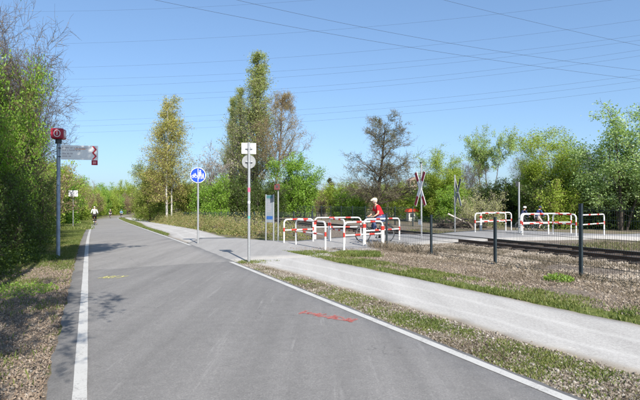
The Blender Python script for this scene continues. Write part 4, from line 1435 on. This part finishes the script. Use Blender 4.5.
# brown weeds towards the fence and along its foot
x, y = tuft_points(30000, lambda y: 8.6 - .525 * y + RNG.uniform(0, 1, len(y)) * np.maximum((10.6 - .44 * y) - (8.6 - .525 * y), .1), 6, 18.2, ybias=1.1)
ok = soft(patchy(x, y, .8, 3.3), .25)
add_dry(x[ok], y[ok], .06, .003, 1.1)
x, y = tuft_points(5000, lambda y: 10.3 - .44 * y + RNG.normal(0, .16, len(y)), 6, 18.4, spread=.09)
ok = soft(patchy(x, y, 1.5, .7), .1)
add_dry(x[ok], y[ok], .15, .0026, .9)
x, y = tuft_points(900, lambda y: 10.3 - .44 * y + RNG.normal(0, .2, len(y)), 16.5, 18.8, spread=.12)
add_dry(x, y, .30, .003, .7)
# between fence and track
x, y = tuft_points(16000, lambda y: 10.8 - .44 * y + RNG.uniform(0, 2.6, len(y)), 6, 19, spread=.12)
ok = patchy(x, y, .7, .4) > .05
add_dry(x[ok], y[ok], .11, .003, .9)
# beyond the track
x, y = tuft_points(30000, lambda y: 16.9 - .4 * y + RNG.uniform(0, 4, len(y)), 10, 30, spread=.15)
al = np.abs((x - 5.1) * CN[0] + (y - 21.9) * CN[1])
ok = (patchy(x, y, .6, 1.4) > -.1) & (al > 3.9)
add_dry(x[ok][::2], y[ok][::2], .16, .005, .8)
add_grass(x[ok][1::2], y[ok][1::2], .13, .005)
# left verge
x, y = tuft_points(120000, lambda y: XL(y) - .34 - RNG.uniform(0, 1, len(y)) ** 1.2 * 2.6, 3.5, 40, ybias=1.3)
g_ = np.interp(y, [0, 9, 12, 15, 40], [.42, .36, .02, -.6, -.8])
ok = soft(patchy(x, y, .9, 4.2), g_ + .1) & (x < XL(y) - .33)
add_grass(x[ok], y[ok], .07, .0042, .7)
x, y = tuft_points(40000, lambda y: XL(y) - .36 - RNG.uniform(0, 1, len(y)) * 2.2, 36, 120, spread=.2)
add_grass(x, y, .22, .03)
# strip between cycle road and far footpath
x, y = tuft_points(30000, lambda y: XR(y) + .16 + RNG.uniform(0, 1, len(y)) * (.35 * sstep(y, 25, 31) + .8 * sstep(y, 40, 60)), 28, 110, spread=.08, ybias=1.3)
ok = (x > XR(y) + .15)
add_grass(x[ok], y[ok], .09, .012)
# bank foot
x, y = tuft_points(16000, lambda y: XR(y) + 4.0 + RNG.uniform(-.1, .8, len(y)), 27, 70, spread=.1)
add_grass(x, y, .17, .02)
stuff('grass', np.concatenate(GV), np.concatenate(GF), 'grass', 'short spring grass in tufts along the verges', 'grass')
stuff('dry_weeds', np.concatenate(DV), np.concatenate(DF), 'dry', 'dry brown weeds along fence and track', 'weeds')

# stones
ico = np.array([[0, 0, 1], [.94, 0, .2], [.29, .9, .2], [-.76, .55, .2], [-.76, -.55, .2], [.29, -.9, .2], [.6, .45, -.6], [-.6, .3, -.6], [.1, -.7, -.6]])
icf = np.array([[0, 1, 2], [0, 2, 3], [0, 3, 4], [0, 4, 5], [0, 5, 1], [1, 6, 2], [2, 7, 3], [3, 7, 4], [4, 8, 5], [5, 8, 1], [1, 8, 6], [2, 6, 7], [4, 7, 8]])
def stones(x, y, z, size):
    n = len(x)
    v = ico[None] * (1 + RNG.normal(0, .16, (n, 9, 3)))
    v = v * (RNG.uniform(.55, 1.2, (n, 1, 3)))
    v[..., 2] *= .75
    a = RNG.uniform(0, 6.28, n); c, s = np.cos(a)[:, None], np.sin(a)[:, None]
    vx = v[..., 0] * c - v[..., 1] * s; vy = v[..., 0] * s + v[..., 1] * c
    v = np.stack([vx, vy, v[..., 2]], -1) * size[:, None, None]
    v += np.stack([x, y, z + size * .10], 1)[:, None]
    return v.reshape(-1, 3), (icf[None] + (np.arange(n) * 9)[:, None, None]).reshape(-1, 3)
n = 24000
y = 3.3 + 10.6 * RNG.uniform(0, 1, n) ** 1.25
x = XR(y) + .15 + RNG.uniform(0, 1, n) * np.maximum(5.5 - .525 * y - XR(y) - .1, .05)
v, f = stones(x, y, h_ground(x, y), .006 + .022 * RNG.uniform(0, 1, n) ** 5)
stuff('verge_stones', v, f, 'rubble', 'loose grey stones in the verge between road and footpath', 'stones')
n = 20000
y = RNG.uniform(6.5, 21, n)
x = 10.5 - .44 * y + RNG.uniform(-.5, 4.6, n)
al = np.abs((x - 5.1) * CN[0] + (y - 21.9) * CN[1])
ok = (al > 1.75) & (patchy(x, y, .5, 5) > -.55)
x, y = x[ok], y[ok]
v, f = stones(x, y, h_ground(x, y), RNG.uniform(.025, .055, len(x)))
stuff('track_ballast', v, f, 'ballast', 'brownish ballast stones around the railway track', 'ballast')
n = 9000
y = RNG.uniform(6, 18, n)
x = 8.3 - .525 * y + RNG.uniform(0, 1, n) * np.maximum((10.6 - .44 * y) - (8.3 - .525 * y), .1)
v, f = stones(x, y, h_ground(x, y), .012 + .022 * RNG.uniform(0, 1, n) ** 2)
stuff('bank_stones', v, f, 'ballast', 'small stones scattered in front of the fence', 'stones')
# leaf litter on the left verge and in front of the fence
n = 60000
y = 3.4 + 16 * RNG.uniform(0, 1, n) ** 1.4
x = XL(y) - .32 - RNG.uniform(0, 1, n) ** 1.2 * 3.6
v, f = leaves(np.stack([x, y, h_ground(x, y) + RNG.uniform(.003, .016, n)], 1), .030, 1.2, .45)
v2, f2 = None, None
n = 30000
y = RNG.uniform(6, 18.4, n)
x = 8.4 - .525 * y + RNG.uniform(0, 1, n) * np.maximum((10.6 - .44 * y) - (8.4 - .525 * y), .1)
v2, f2 = leaves(np.stack([x, y, h_ground(x, y) + RNG.uniform(.003, .016, n)], 1), .030, 1.2, .45)
stuff('leaf_litter', np.concatenate([v, v2]), np.concatenate([f, f2 + len(v)]), 'litter', 'dry brown leaf litter on the verges', 'leaf litter')
n = 1800
y = 3.4 + 9 * RNG.uniform(0, 1, n)
x = XL(y) - .34 - RNG.uniform(0, 1, n) * 2.4
v, f = stones(x, y, h_ground(x, y), .008 + .02 * RNG.uniform(0, 1, n) ** 2)
stuff('verge_gravel', v, f, 'rubble', 'small stones in the left verge', 'stones')
# low leafy plants: dock/nettle clumps
def clump(name, label, x0, y0, rad, hgt, n, mat, ls=.09):
    a = RNG.uniform(0, 6.28, n); r_ = rad * np.sqrt(RNG.uniform(0, 1, n))
    x = x0 + np.cos(a) * r_; y = y0 + np.sin(a) * r_
    z = h_ground(x, y) + RNG.uniform(0, 1, n) * hgt * (1 - .6 * (r_ / rad) ** 2)
    v, f = leaves(np.stack([x, y, z], 1), ls, .7, .6)
    o = link(name, np_mesh(name, v, f), M[mat])
    return tag(o, label, 'plant', kind='stuff')
clump('weed_clump', 'small green leafy clump on the strip before the tallest fence post', 5.05, 10.6, .30, .16, 700, 'lf_hedge', .045)
clump('weed_clump', 'low green weeds at the foot of the waymark post', -8.3, 14.2, .8, .22, 1800, 'lf_dark', .055)
clump('weed_clump', 'low green patch under the hedge at the left picture edge', -5.7, 9.2, .8, .12, 1500, 'lf_hedge', .04)
clump('weed_clump', 'green weeds on the corner where footpath meets the crossing lane', 1.1, 15.9, .5, .12, 900, 'lf_hedge', .04)

# ------------------------------------------------------------------ bicycles
M['bike_red'] = mat_plain('bike_paint_dark', (.06, .065, .075), .35)
M['bike_silver'] = mat_plain('bike_alloy', (.5, .5, .51), .3, .8)
RW = .345
def make_bicycle(label, loc, heading, group='bicycles being ridden', paint='bike_red'):
    t = thing('bicycle', label, 'bicycle', loc, heading, group)
    fr = MB()
    BBk = (0, 0, .28); ST = (-.17, 0, .80); HT = (.40, 0, .84); HB = (.45, 0, .68); RA = (-.44, 0, RW); FA = (.62, 0, RW)
    fr.cyl(BBk, ST, .017); fr.cyl((-.155, 0, .76), (.405, 0, .82), .016); fr.cyl(BBk, HB, .02); fr.cyl(HB, HT, .022)
    for s_ in (-.05, .05):
        fr.path([(0, s_ * .5, .28), (-.2, s_, .31), (-.44, s_, RW)], .009, 6)
        fr.path([(-.16, s_ * .3, .76), (-.44, s_, RW)], .008, 6)
    fr.build('frame', M[paint], t)
    fk = MB()
    for s_ in (-.05, .05):
        fk.path([(.45, 0, .69), (.465, s_, .64), (.56, s_, .45), (.62, s_, RW)], .011, 6)
    fk.cyl((.40, 0, .84), (.385, 0, .99), .014)
    fk.build('fork', M[paint], t)
    MB().path([(.30, -.29, 1.04), (.38, -.26, 1.05), (.42, -.1, 1.0), (.385, 0, .99), (.42, .1, 1.0), (.38, .26, 1.05), (.30, .29, 1.04)], .012, 8).build('handlebar', M['bike_silver'], t)
    for s_ in (-1, 1):
        MB().path([(.31, s_ * .285, 1.04), (.24, s_ * .295, 1.035)], .017, 8).build('grip', M['black'], t)
    MB().cyl(ST, (-.20, 0, .93), .013).build('seat_post', M['bike_silver'], t)
    sd = MB()
    sd.path([(-.34, 0, .955), (-.30, 0, .962), (-.22, 0, .96), (-.12, 0, .95), (-.05, 0, .945)], [.045, .085, .07, .035, .022], 10)
    sd.build('saddle', M['black'], t)
    for cx, nm in ((-.44, 'rear'), (.62, 'front')):
        w = MB().ring((cx, 0, RW), RW - .02, .021, 36, 8).build('wheel', M['black'], t)
        MB().ring((cx, 0, RW), RW - .045, .011, 36, 6).build('rim', M['bike_silver'], w)
        sp = MB()
        for k in range(16):
            a = 2 * math.pi * k / 16
            sp.cyl((cx, .02 * (-1) ** k, RW), (cx + math.cos(a) * (RW - .045), 0, RW + math.sin(a) * (RW - .045)), .0018, 4)
        sp.cyl((cx, -.055, RW), (cx, .055, RW), .02, 8)
        sp.build('spokes', M['bike_silver'], w)
        mg = MB()
        pts = [(cx + math.cos(a) * (RW + .025), 0, RW + math.sin(a) * (RW + .025)) for a in np.linspace(.3 if cx < 0 else .9, 2.9, 12)]
        mg.path(pts, .018, 5).build('mudguard', M['dark'], t)
    ck = MB().ring((0, -.045, .28), .085, .007, 20, 5)
    ck.path([(0, .05, .28), (.12, .075, .40)], .012, 6).path([(0, -.05, .28), (-.12, -.075, .16)], .012, 6)
    ck.cyl((0, -.06, .28), (0, .06, .28), .02)
    ck.build('crank', M['bike_silver'], t)
    MB().box((.12, .125, .40), (.09, .09, .02)).build('pedal', M['black'], t)
    MB().box((-.12, -.125, .16), (.09, .09, .02)).build('pedal', M['black'], t)
    MB().path([(0, -.045, .365), (-.44, -.045, RW + .035), (-.475, -.045, RW), (-.44, -.045, RW - .035), (0, -.045, .195)], .006, 5).build('chain', M['dark'], t)
    MB().box((.50, 0, .80), (.06, .06, .07)).build('headlamp', M['dark'], t)
    MB().box((-.50, 0, .74), (.03, .05, .06)).build('tail_lamp', M['red'], t)
    cr_ = MB()
    for s_ in (-.06, .06):
        cr_.cyl((-.22, s_, .74), (-.62, s_, .745), .006, 5)
    for x in (-.30, -.45, -.62):
        cr_.cyl((x, -.07, .745), (x, .07, .745), .006, 5)
    cr_.cyl((-.55, .06, .74), (-.44, .06, RW), .005, 5).cyl((-.55, -.06, .74), (-.44, -.06, RW), .005, 5)
    cr_.build('carrier_rack', M['dark'], t)
    return t

# ------------------------------------------------------------------ people
def skin_obj(name, J, E, mat, parent, root, sub=2, extra=None):
    """one continuous surface grown over a skeleton: J name->(pos, rx, ry), E pairs"""
    names = list(J)
    me = bpy.data.meshes.new(name)
    me.from_pydata([J[k][0] for k in names], [(names.index(a), names.index(b)) for a, b in E], [])
    o = bpy.data.objects.new(name, me)
    COL.objects.link(o)
    sk = o.modifiers.new('skin', 'SKIN')
    sk.use_smooth_shade = True
    sk.branch_smoothing = .4
    for i, k in enumerate(names):
        sv = me.skin_vertices[0].data[i]
        sv.radius = (J[k][1], J[k][2])
        sv.use_root = (k == root)
    ss = o.modifiers.new('sub', 'SUBSURF'); ss.levels = sub; ss.render_levels = sub
    dg = bpy.context.evaluated_depsgraph_get()
    dg.update()
    m2 = bpy.data.meshes.new_from_object(o.evaluated_get(dg))
    m2.name = name
    bpy.data.objects.remove(o)
    if extra is not None:
        bm = bmesh.new(); bm.from_mesh(m2)
        me2 = bpy.data.meshes.new('tmp'); me2.from_pydata([tuple(p) for p in extra.v], [], extra.f)
        for p in me2.polygons: p.use_smooth = True
        bm.from_mesh(me2); bm.to_mesh(m2); bm.free()
        bpy.data.meshes.remove(me2)
    m2.materials.clear()
    m2.materials.append(mat)
    return link(name, m2, None, parent)

M['skin'] = mat_plain('skin', (.50, .29, .20), .55, var=.06)
def cloth(name, col):
    return mat_plain(name, col, .85, var=.22, scale=9, spec=.15)
M['hair_grey'] = cloth('grey_hair', (.45, .43, .40))
M['hair_dark'] = cloth('dark_hair', (.05, .035, .025))

def rider(label, loc, heading, shirt, trousers, hat, hatmat, hairmat, lean=.24, short_sleeve=True, shoes='black', group='cyclists'):
    t = thing('person', label, 'person', loc, heading, group)
    hip = Vector((-.19, 0, 1.03))
    d = Vector((math.sin(lean), 0, math.cos(lean)))
    waist = hip + d * .16; chest = hip + d * .36; neckb = hip + d * .53
    neck = neckb + Vector((.035, 0, .06)); head = neck + Vector((.035, 0, .10)); crown = head + Vector((-.005, 0, .09))
    J = {'hip': (hip, .13, .15), 'waist': (waist, .115, .14), 'chest': (chest, .125, .165), 'neckb': (neckb, .075, .085), 'neck': (neck, .052, .055),
         'jaw': (neck + Vector((.03, 0, .055)), .062, .062), 'head': (head + Vector((.01, 0, .015)), .078, .092), 'crown': (crown, .055, .06),
         'nose': (head + Vector((.105, 0, .0)), .012, .016)}
    E = [('hip', 'waist'), ('waist', 'chest'), ('chest', 'neckb'), ('neckb', 'neck'), ('neck', 'jaw'), ('jaw', 'head'), ('head', 'crown'), ('head', 'nose')]
    hands = MB()
    for s_, sd in ((1, 'l'), (-1, 'r')):
        sh = hip + d * .49 + Vector((0, .175 * s_, 0))
        wr = Vector((.21, .285 * s_, 1.085)); pm = Vector((.265, .287 * s_, 1.065))
        el = (sh + wr) / 2 + Vector((-.05, .05 * s_, -.10))
        J['sh' + sd] = (sh, .058, .062); J['el' + sd] = (el, .042, .042); J['wr' + sd] = (wr, .027, .03); J['pm' + sd] = (pm, .02, .04)
        E += [('neckb', 'sh' + sd), ('sh' + sd, 'el' + sd), ('el' + sd, 'wr' + sd), ('wr' + sd, 'pm' + sd)]
        for k in range(4):           # fingers closed round the grip
            yb = .287 * s_ + (k - 1.5) * .021
            ln = (.9, 1.0, .96, .8)[k]
            hands.path([(.27, yb, 1.075), (.27 + .028 * ln, yb, 1.068), (.27 + .034 * ln, yb, 1.04), (.27 + .012, yb, 1.018)], [.0105, .0098, .009, .0075], 6)
        hands.path([(.245, .287 * s_ - .035 * s_, 1.07), (.262, .287 * s_ - .058 * s_, 1.05), (.268, .287 * s_ - .05 * s_, 1.024)], [.013, .011, .009], 6)
    for s_, sd, an in ((1, 'l', Vector((.075, .12, .50))), (-1, 'r', Vector((-.165, -.12, .26)))):
        hj = hip + Vector((.02, .09 * s_, -.03))
        kn = Vector((.25, .13, .90)) if s_ > 0 else Vector((.17, -.13, .66))
        J['hj' + sd] = (hj, .095, .10); J['th' + sd] = ((hj + kn) / 2 + Vector((0, 0, .015)), .078, .08); J['kn' + sd] = (kn, .056, .056)
        J['ca' + sd] = (kn * .62 + an * .38 + Vector((-.02, 0, 0)), .055, .055); J['an' + sd] = (an, .036, .036)
        J['to' + sd] = (an + Vector((.15, 0, -.06)), .035, .025)
        E += [('hip', 'hj' + sd), ('hj' + sd, 'th' + sd), ('th' + sd, 'kn' + sd), ('kn' + sd, 'ca' + sd), ('ca' + sd, 'an' + sd), ('an' + sd, 'to' + sd)]
    skin_obj('body', J, E, M['skin'], t, 'hip', 2, hands)
    def sub(keys, grow_, repl=None):
        JJ = {k: (J[k][0], J[k][1] + grow_, J[k][2] + grow_) for k in keys}
        if repl: JJ.update(repl)
        return JJ, [(a, b) for a, b in E if a in JJ and b in JJ]
    rp = {}
    keys = ['hip', 'waist', 'chest', 'neckb', 'shl', 'shr', 'ell', 'elr'] + ([] if short_sleeve else ['wrl', 'wrr'])
    if short_sleeve:
        for sd in 'lr':
            e = J['sh' + sd][0].lerp(J['el' + sd][0], .72)
            rp['el' + sd] = (e, .06, .06)
    JJ, EE = sub(keys, .02, rp)
    JJ['neckb'] = (J['neckb'][0] + Vector((0, 0, -.01)), .085, .095)
    skin_obj('shirt', JJ, EE, shirt, t, 'hip', 2)
    JJ, EE = sub(['hip', 'hjl', 'hjr', 'thl', 'thr', 'knl', 'knr', 'cal', 'car', 'anl', 'anr'], .016)
    for sd in 'lr':
        a = J['an' + sd][0]
        JJ['an' + sd] = (a + (J['kn' + sd][0] - a) * .12, .05, .05)
    JJ['hip'] = (hip + Vector((0, 0, -.02)), .142, .158)
    skin_obj('trousers', JJ, EE, trousers, t, 'hip', 2)
    for sd in 'lr':
        a = J['an' + sd][0]
        s = MB().path([a + Vector((-.055, 0, -.055)), a + Vector((.0, 0, -.045)), a + Vector((.08, 0, -.06)), a + Vector((.16, 0, -.075)), a + Vector((.19, 0, -.08))], [.035, .048, .045, .04, .022], 10)
        s.build('shoe', M[shoes], t)
    hr_ = MB().ball(tuple(head + Vector((-.018, 0, .025))), (.098, .089, .10), 14, 9)
    hr_.build('hair', hairmat, t)
    for s_ in (1, -1):
        MB().ball(tuple(head + Vector((.083, .034 * s_, .022))), .012, 8, 6).build('eye', M['black'], t)
        MB().ball(tuple(head + Vector((.0, .093 * s_, .0))), (.022, .012, .032), 8, 6).build('ear', M['skin'], t)
    MB().path([head + Vector((.088, -.026, -.048)), head + Vector((.096, 0, -.046)), head + Vector((.088, .026, -.048))], .006, 6).build('mouth', cloth('lips', (.33, .12, .10)), t)
    c0 = head + Vector((-.002, 0, .06))
    if hat == 'cap':
        h_ = MB()
        v = []; f = []
        nu = 16
        for j, (rr, zz) in enumerate(((.112, -.01), (.114, .025), (.105, .06), (.075, .088), (.03, .10), (.005, .102))):
            for i in range(nu):
                a = 2 * math.pi * i / nu
                v.append((c0.x + math.cos(a) * rr * 1.02, math.sin(a) * rr * .9, c0.z + zz))
        for j in range(5):
            for i in range(nu):
                k = (i + 1) % nu
                f.append((j * nu + i, j * nu + k, (j + 1) * nu + k, (j + 1) * nu + i))
        h_.raw(v, f)
        cp = h_.build('cap', hatmat, t)
        MB().path([(c0.x + .09, -.07, c0.z - .005), (c0.x + .16, -.04, c0.z - .015), (c0.x + .175, 0, c0.z - .018), (c0.x + .16, .04, c0.z - .015), (c0.x + .09, .07, c0.z - .005)], .012, 6).path([(c0.x + .08, 0, c0.z), (c0.x + .165, 0, c0.z - .014)], [.05, .03], 8).build('peak', hatmat, cp)
    elif hat == 'helmet':
        hm = MB().ball(tuple(c0 + Vector((-.01, 0, .02))), (.135, .105, .085), 16, 9)
        h_ = hm.build('helmet', hatmat, t)
        for k in (-.045, 0, .045):
            MB().path([tuple(c0 + Vector((-.12, k, .06))), tuple(c0 + Vector((0, k, .108))), tuple(c0 + Vector((.1, k, .07)))], .011, 5).build('vent', M['black'], h_)
    return t

def cyc(lab_p, lab_b, x, y, hx, hy, onroad=True, **kw):
    z = hr(x, y) if onroad else hg(x, y)
    ang = math.atan2(hy, hx)
    make_bicycle(lab_b, (x, y, z), ang)
    return rider(lab_p, (x, y, z), ang, **kw)

# the red-shirted rider, heading for the junction
cyc('cyclist in a red shirt, jeans and pale cap riding off the crossing', 'bicycle under the red-shirted cyclist', 2.35, 20.6, -.96, -.27,
    shirt=cloth('red_shirt', (.62, .02, .03)), trousers=cloth('blue_jeans', (.07, .10, .19)), hat='cap', hatmat=cloth('cream_cap', (.68, .60, .46)), hairmat=M['hair_grey'], lean=.45)
# riders going away down the cycle road
cyc('cyclist in a white shirt riding away on the cycle road', 'bicycle under the white-shirted cyclist', -22.1, 49.0, -.40, .915,
    shirt=cloth('white_shirt', (.78, .78, .78)), trousers=cloth('dark_trousers', (.045, .035, .035)), hat='none', hatmat=None, hairmat=M['hair_grey'], lean=.2, short_sleeve=False)
cyc('distant cyclist with a pale helmet on the cycle road', 'bicycle of the distant cyclist with a pale helmet', float(XL(104)) + 2.4, 104, .42, -.9,
    shirt=cloth('black_top', (.05, .045, .05)), trousers=cloth('grey_trousers', (.16, .12, .15)), hat='helmet', hatmat=cloth('white_helmet', (.72, .72, .72)), hairmat=M['hair_dark'], short_sleeve=False)
cyc('farthest cyclist in a blue top near the path edge', 'bicycle of the farthest cyclist in blue', float(XL(118)) + 4.6, 118, .40, -.9,
    shirt=cloth('light_blue_top', (.12, .28, .45)), trousers=cloth('dark_leggings', (.04, .04, .05)), hat='helmet', hatmat=cloth('blue_helmet', (.15, .35, .5)), hairmat=M['hair_dark'], short_sleeve=False)
# two riders beyond the right barriers
cyc('cyclist with a white helmet beside the slim pole beyond the track', 'bicycle of the cyclist with the white helmet', 14.65, 36.0, .92, .38, onroad=False,
    shirt=cloth('navy_top', (.03, .04, .09)), trousers=cloth('black_leggings', (.03, .03, .035)), hat='helmet', hatmat=cloth('bright_helmet', (.78, .78, .76)), hairmat=M['hair_dark'], short_sleeve=False, lean=.5)
cyc('cyclist in a dark blue jacket behind the right barriers', 'bicycle of the cyclist in the dark blue jacket', 15.95, 36.4, .92, .38, onroad=False,
    shirt=cloth('dark_blue_jacket', (.03, .06, .16)), trousers=cloth('pale_trousers', (.42, .36, .34)), hat='cap', hatmat=cloth('navy_cap', (.04, .06, .12)), hairmat=M['hair_dark'], short_sleeve=False, lean=.4)

# ------------------------------------------------------------------ brush pile, leaning pole, kiosk, tower block
bpx, bpy_ = 9.2, 33.0
t = thing('brush_pile', 'dark heap of cut branches and logs beyond the track', 'brush pile', (bpx, bpy_, hg(bpx, bpy_)))
random.seed(3)
for k in range(34):
    a = random.uniform(0, math.pi); x0 = random.uniform(-1.5, 1.5); y0 = random.uniform(-.5, .5)
    ln = random.uniform(.5, 1.3); z0 = random.uniform(.03, .75) * (1 - abs(x0) / 2.1)
    sl = random.uniform(-.25, .25) * (0 if z0 < .15 else 1)
    r_ = random.uniform(.025, .09)
    A_ = Vector((x0 - math.cos(a) * ln / 2, y0 - math.sin(a) * ln / 2, max(z0 - sl, r_ * .6))); B_v = Vector((x0 + math.cos(a) * ln / 2, y0 + math.sin(a) * ln / 2, max(z0 + sl, r_ * .6)))
    mid = (A_ + B_v) / 2 + Vector((random.uniform(-.06, .06), random.uniform(-.06, .06), random.uniform(-.02, .05)))
    MB().path([A_, mid, B_v], [r_, r_ * .9, r_ * .7], 7).build('log', M['wood'] if k % 4 == 0 else M['bark_dark'], t)
st = np.stack([RNG.uniform(-1.5, 1.5, 260), RNG.uniform(-.6, .6, 260), RNG.uniform(0, .5, 260)], 1)
p_, q_ = grow(st, RNG.normal(0, 1, (260, 3)) + np.array([0, 0, .5]), RNG.uniform(.4, .9, 260), np.full(260, .012), 4, .2, 0, .4)
v, f = tubes([(p_, q_)], 3)
link('twigs', np_mesh('twigs', v, f), M['bark_dark'], t)
MB().path([(-1.0, -.3, .30), (.1, -.2, .62), (-.0, -.2, .62)], .01, 6)
MB().path([(.45, -.25, .35), (-.85, -.35, .98)], [.05, .06], 10).build('pale_trunk', mat_plain('pale_wood', (.46, .42, .37), .8), t)

kx, ky = at(412, 56), 56
t = thing('kiosk', 'small white hut with a red canopy in the distance behind the cross sign', 'hut', (kx, ky, hg(kx, ky)), .15)
t.scale = (.55, .55, .74)
MB().box((0, 0, .75), (1.9, 1.6, 1.5)).build('wall', mat_plain('white_render', (.62, .60, .57), .8), t, smooth=False)
MB().prism([(-1.25, 1.48), (1.25, 1.48), (.85, 1.95), (-.85, 1.95)], -1.15, 1.15).build('canopy', mat_plain('red_canvas', (.60, .07, .03), .7), t, smooth=False)
MB().box((-.3, -.81, .95), (.8, .04, .55)).build('hatch', M['dark'], t, smooth=False)
MB().box((.6, -.81, .65), (.4, .04, 1.2)).build('door', mat_plain('grey_door', (.3, .3, .31), .6), t, smooth=False)

tx, ty = at(413, 190), 190
t = thing('tower_block', 'far tan brick tower behind the trees left of the cross sign', 'building', (tx, ty, hg(tx, ty)), .2)
MB().box((0, 0, 5.4), (4.2, 4.2, 10.8)).build('wall', mat_plain('tan_brick', (.46, .36, .29), .9), t, smooth=False)
MB().prism([(-2.4, 10.81), (2.4, 10.81), (0, 12.2)], -2.4, 2.4).build('roof', mat_plain('brown_roof', (.30, .22, .18), .9), t, smooth=False)
for zf in (2.2, 4.8, 7.4, 9.6):
    for xf in (-1.1, 1.1):
        w = MB().box((xf, -2.12, zf), (.9, .06, 1.3)).build('window', M['dark'], t, smooth=False)
        MB().box((xf, -2.15, zf - .72), (1.1, .14, .1)).build('sill', M['plate_white'], w, smooth=False)

# ------------------------------------------------------------------ overhead power lines
def cable(label, px, zl, zr, group, r):
    """px: photo points along the cable; depth runs evenly from zl (left) to zr (right)"""
    X_ = np.array([p[0] for p in px], float); Yp = np.array([p[1] for p in px], float)
    co = np.polyfit(X_, Yp, 2 if len(px) > 2 else 1)
    xs = np.linspace(-60, 700, 60)
    if group.startswith('near'):
        xs = np.linspace(X_[0] - 120, 720, 60)
    pts = []
    for x in xs:
        yq = np.polyval(co, x)
        u = (x + 60) / 760
        dd = 1 / (1 / zl * (1 - u) + 1 / zr * u)
        pts.append(((x - 320) / F_PX * dd, dd, EYE + (204 - yq) / F_PX * dd))
    o = MB().path(pts, r, 5, cap=False).build('power_cable', M['dark'])
    tag(o, label, 'cable', group)
    return o
g1 = 'near dark power cables'
cable('lower of the two dark cables falling to the right', [(157, 0), (320, 31), (420, 48.5), (520, 64), (640, 79)], 95, 150, g1, .03)
cable('upper of the two dark cables falling to the right', [(237, 0), (320, 16.5), (420, 38.5), (520, 54), (640, 70)], 95, 150, g1, .03)
cable('dark cable falling across the upper right corner of the sky', [(447, 0), (545, 24), (640, 45)], 95, 150, g1, .03)
g2 = 'far faint power cables'
ords = ['topmost', 'second from top', 'third from top', 'fourth from top', 'fifth from top', 'sixth from top', 'seventh from top', 'second lowest', 'lowest']
far_c = [[(30, 44), (175, 39), (300, 32), (420, 21.5), (600, 1)], [(40, 67.5), (160, 64), (320, 56), (470, 39), (640, 20)], [(70, 79), (200, 75), (320, 68.5), (480, 54), (640, 35)], [(70, 87), (200, 81.5), (320, 75), (480, 59), (640, 40)], [(70, 96), (200, 93), (320, 86.5), (480, 70), (640, 50)], [(80, 102), (200, 98), (320, 92), (480, 75), (640, 56)], [(80, 120), (200, 117), (320, 108), (470, 94), (640, 75)], [(80, 125.5), (200, 122), (320, 114), (470, 99), (640, 81)], [(80, 132), (200, 128.5), (320, 121), (470, 106), (640, 88)]]
cable('faint cable high in the upper left sky', [(20, 11), (175, 7.5), (330, -2)], 230, 150, g2, .022)
for lab, pp in zip(ords, far_c):
    cable(lab + ' of the faint cables rising to the right', pp, 230, 150, g2, .023)
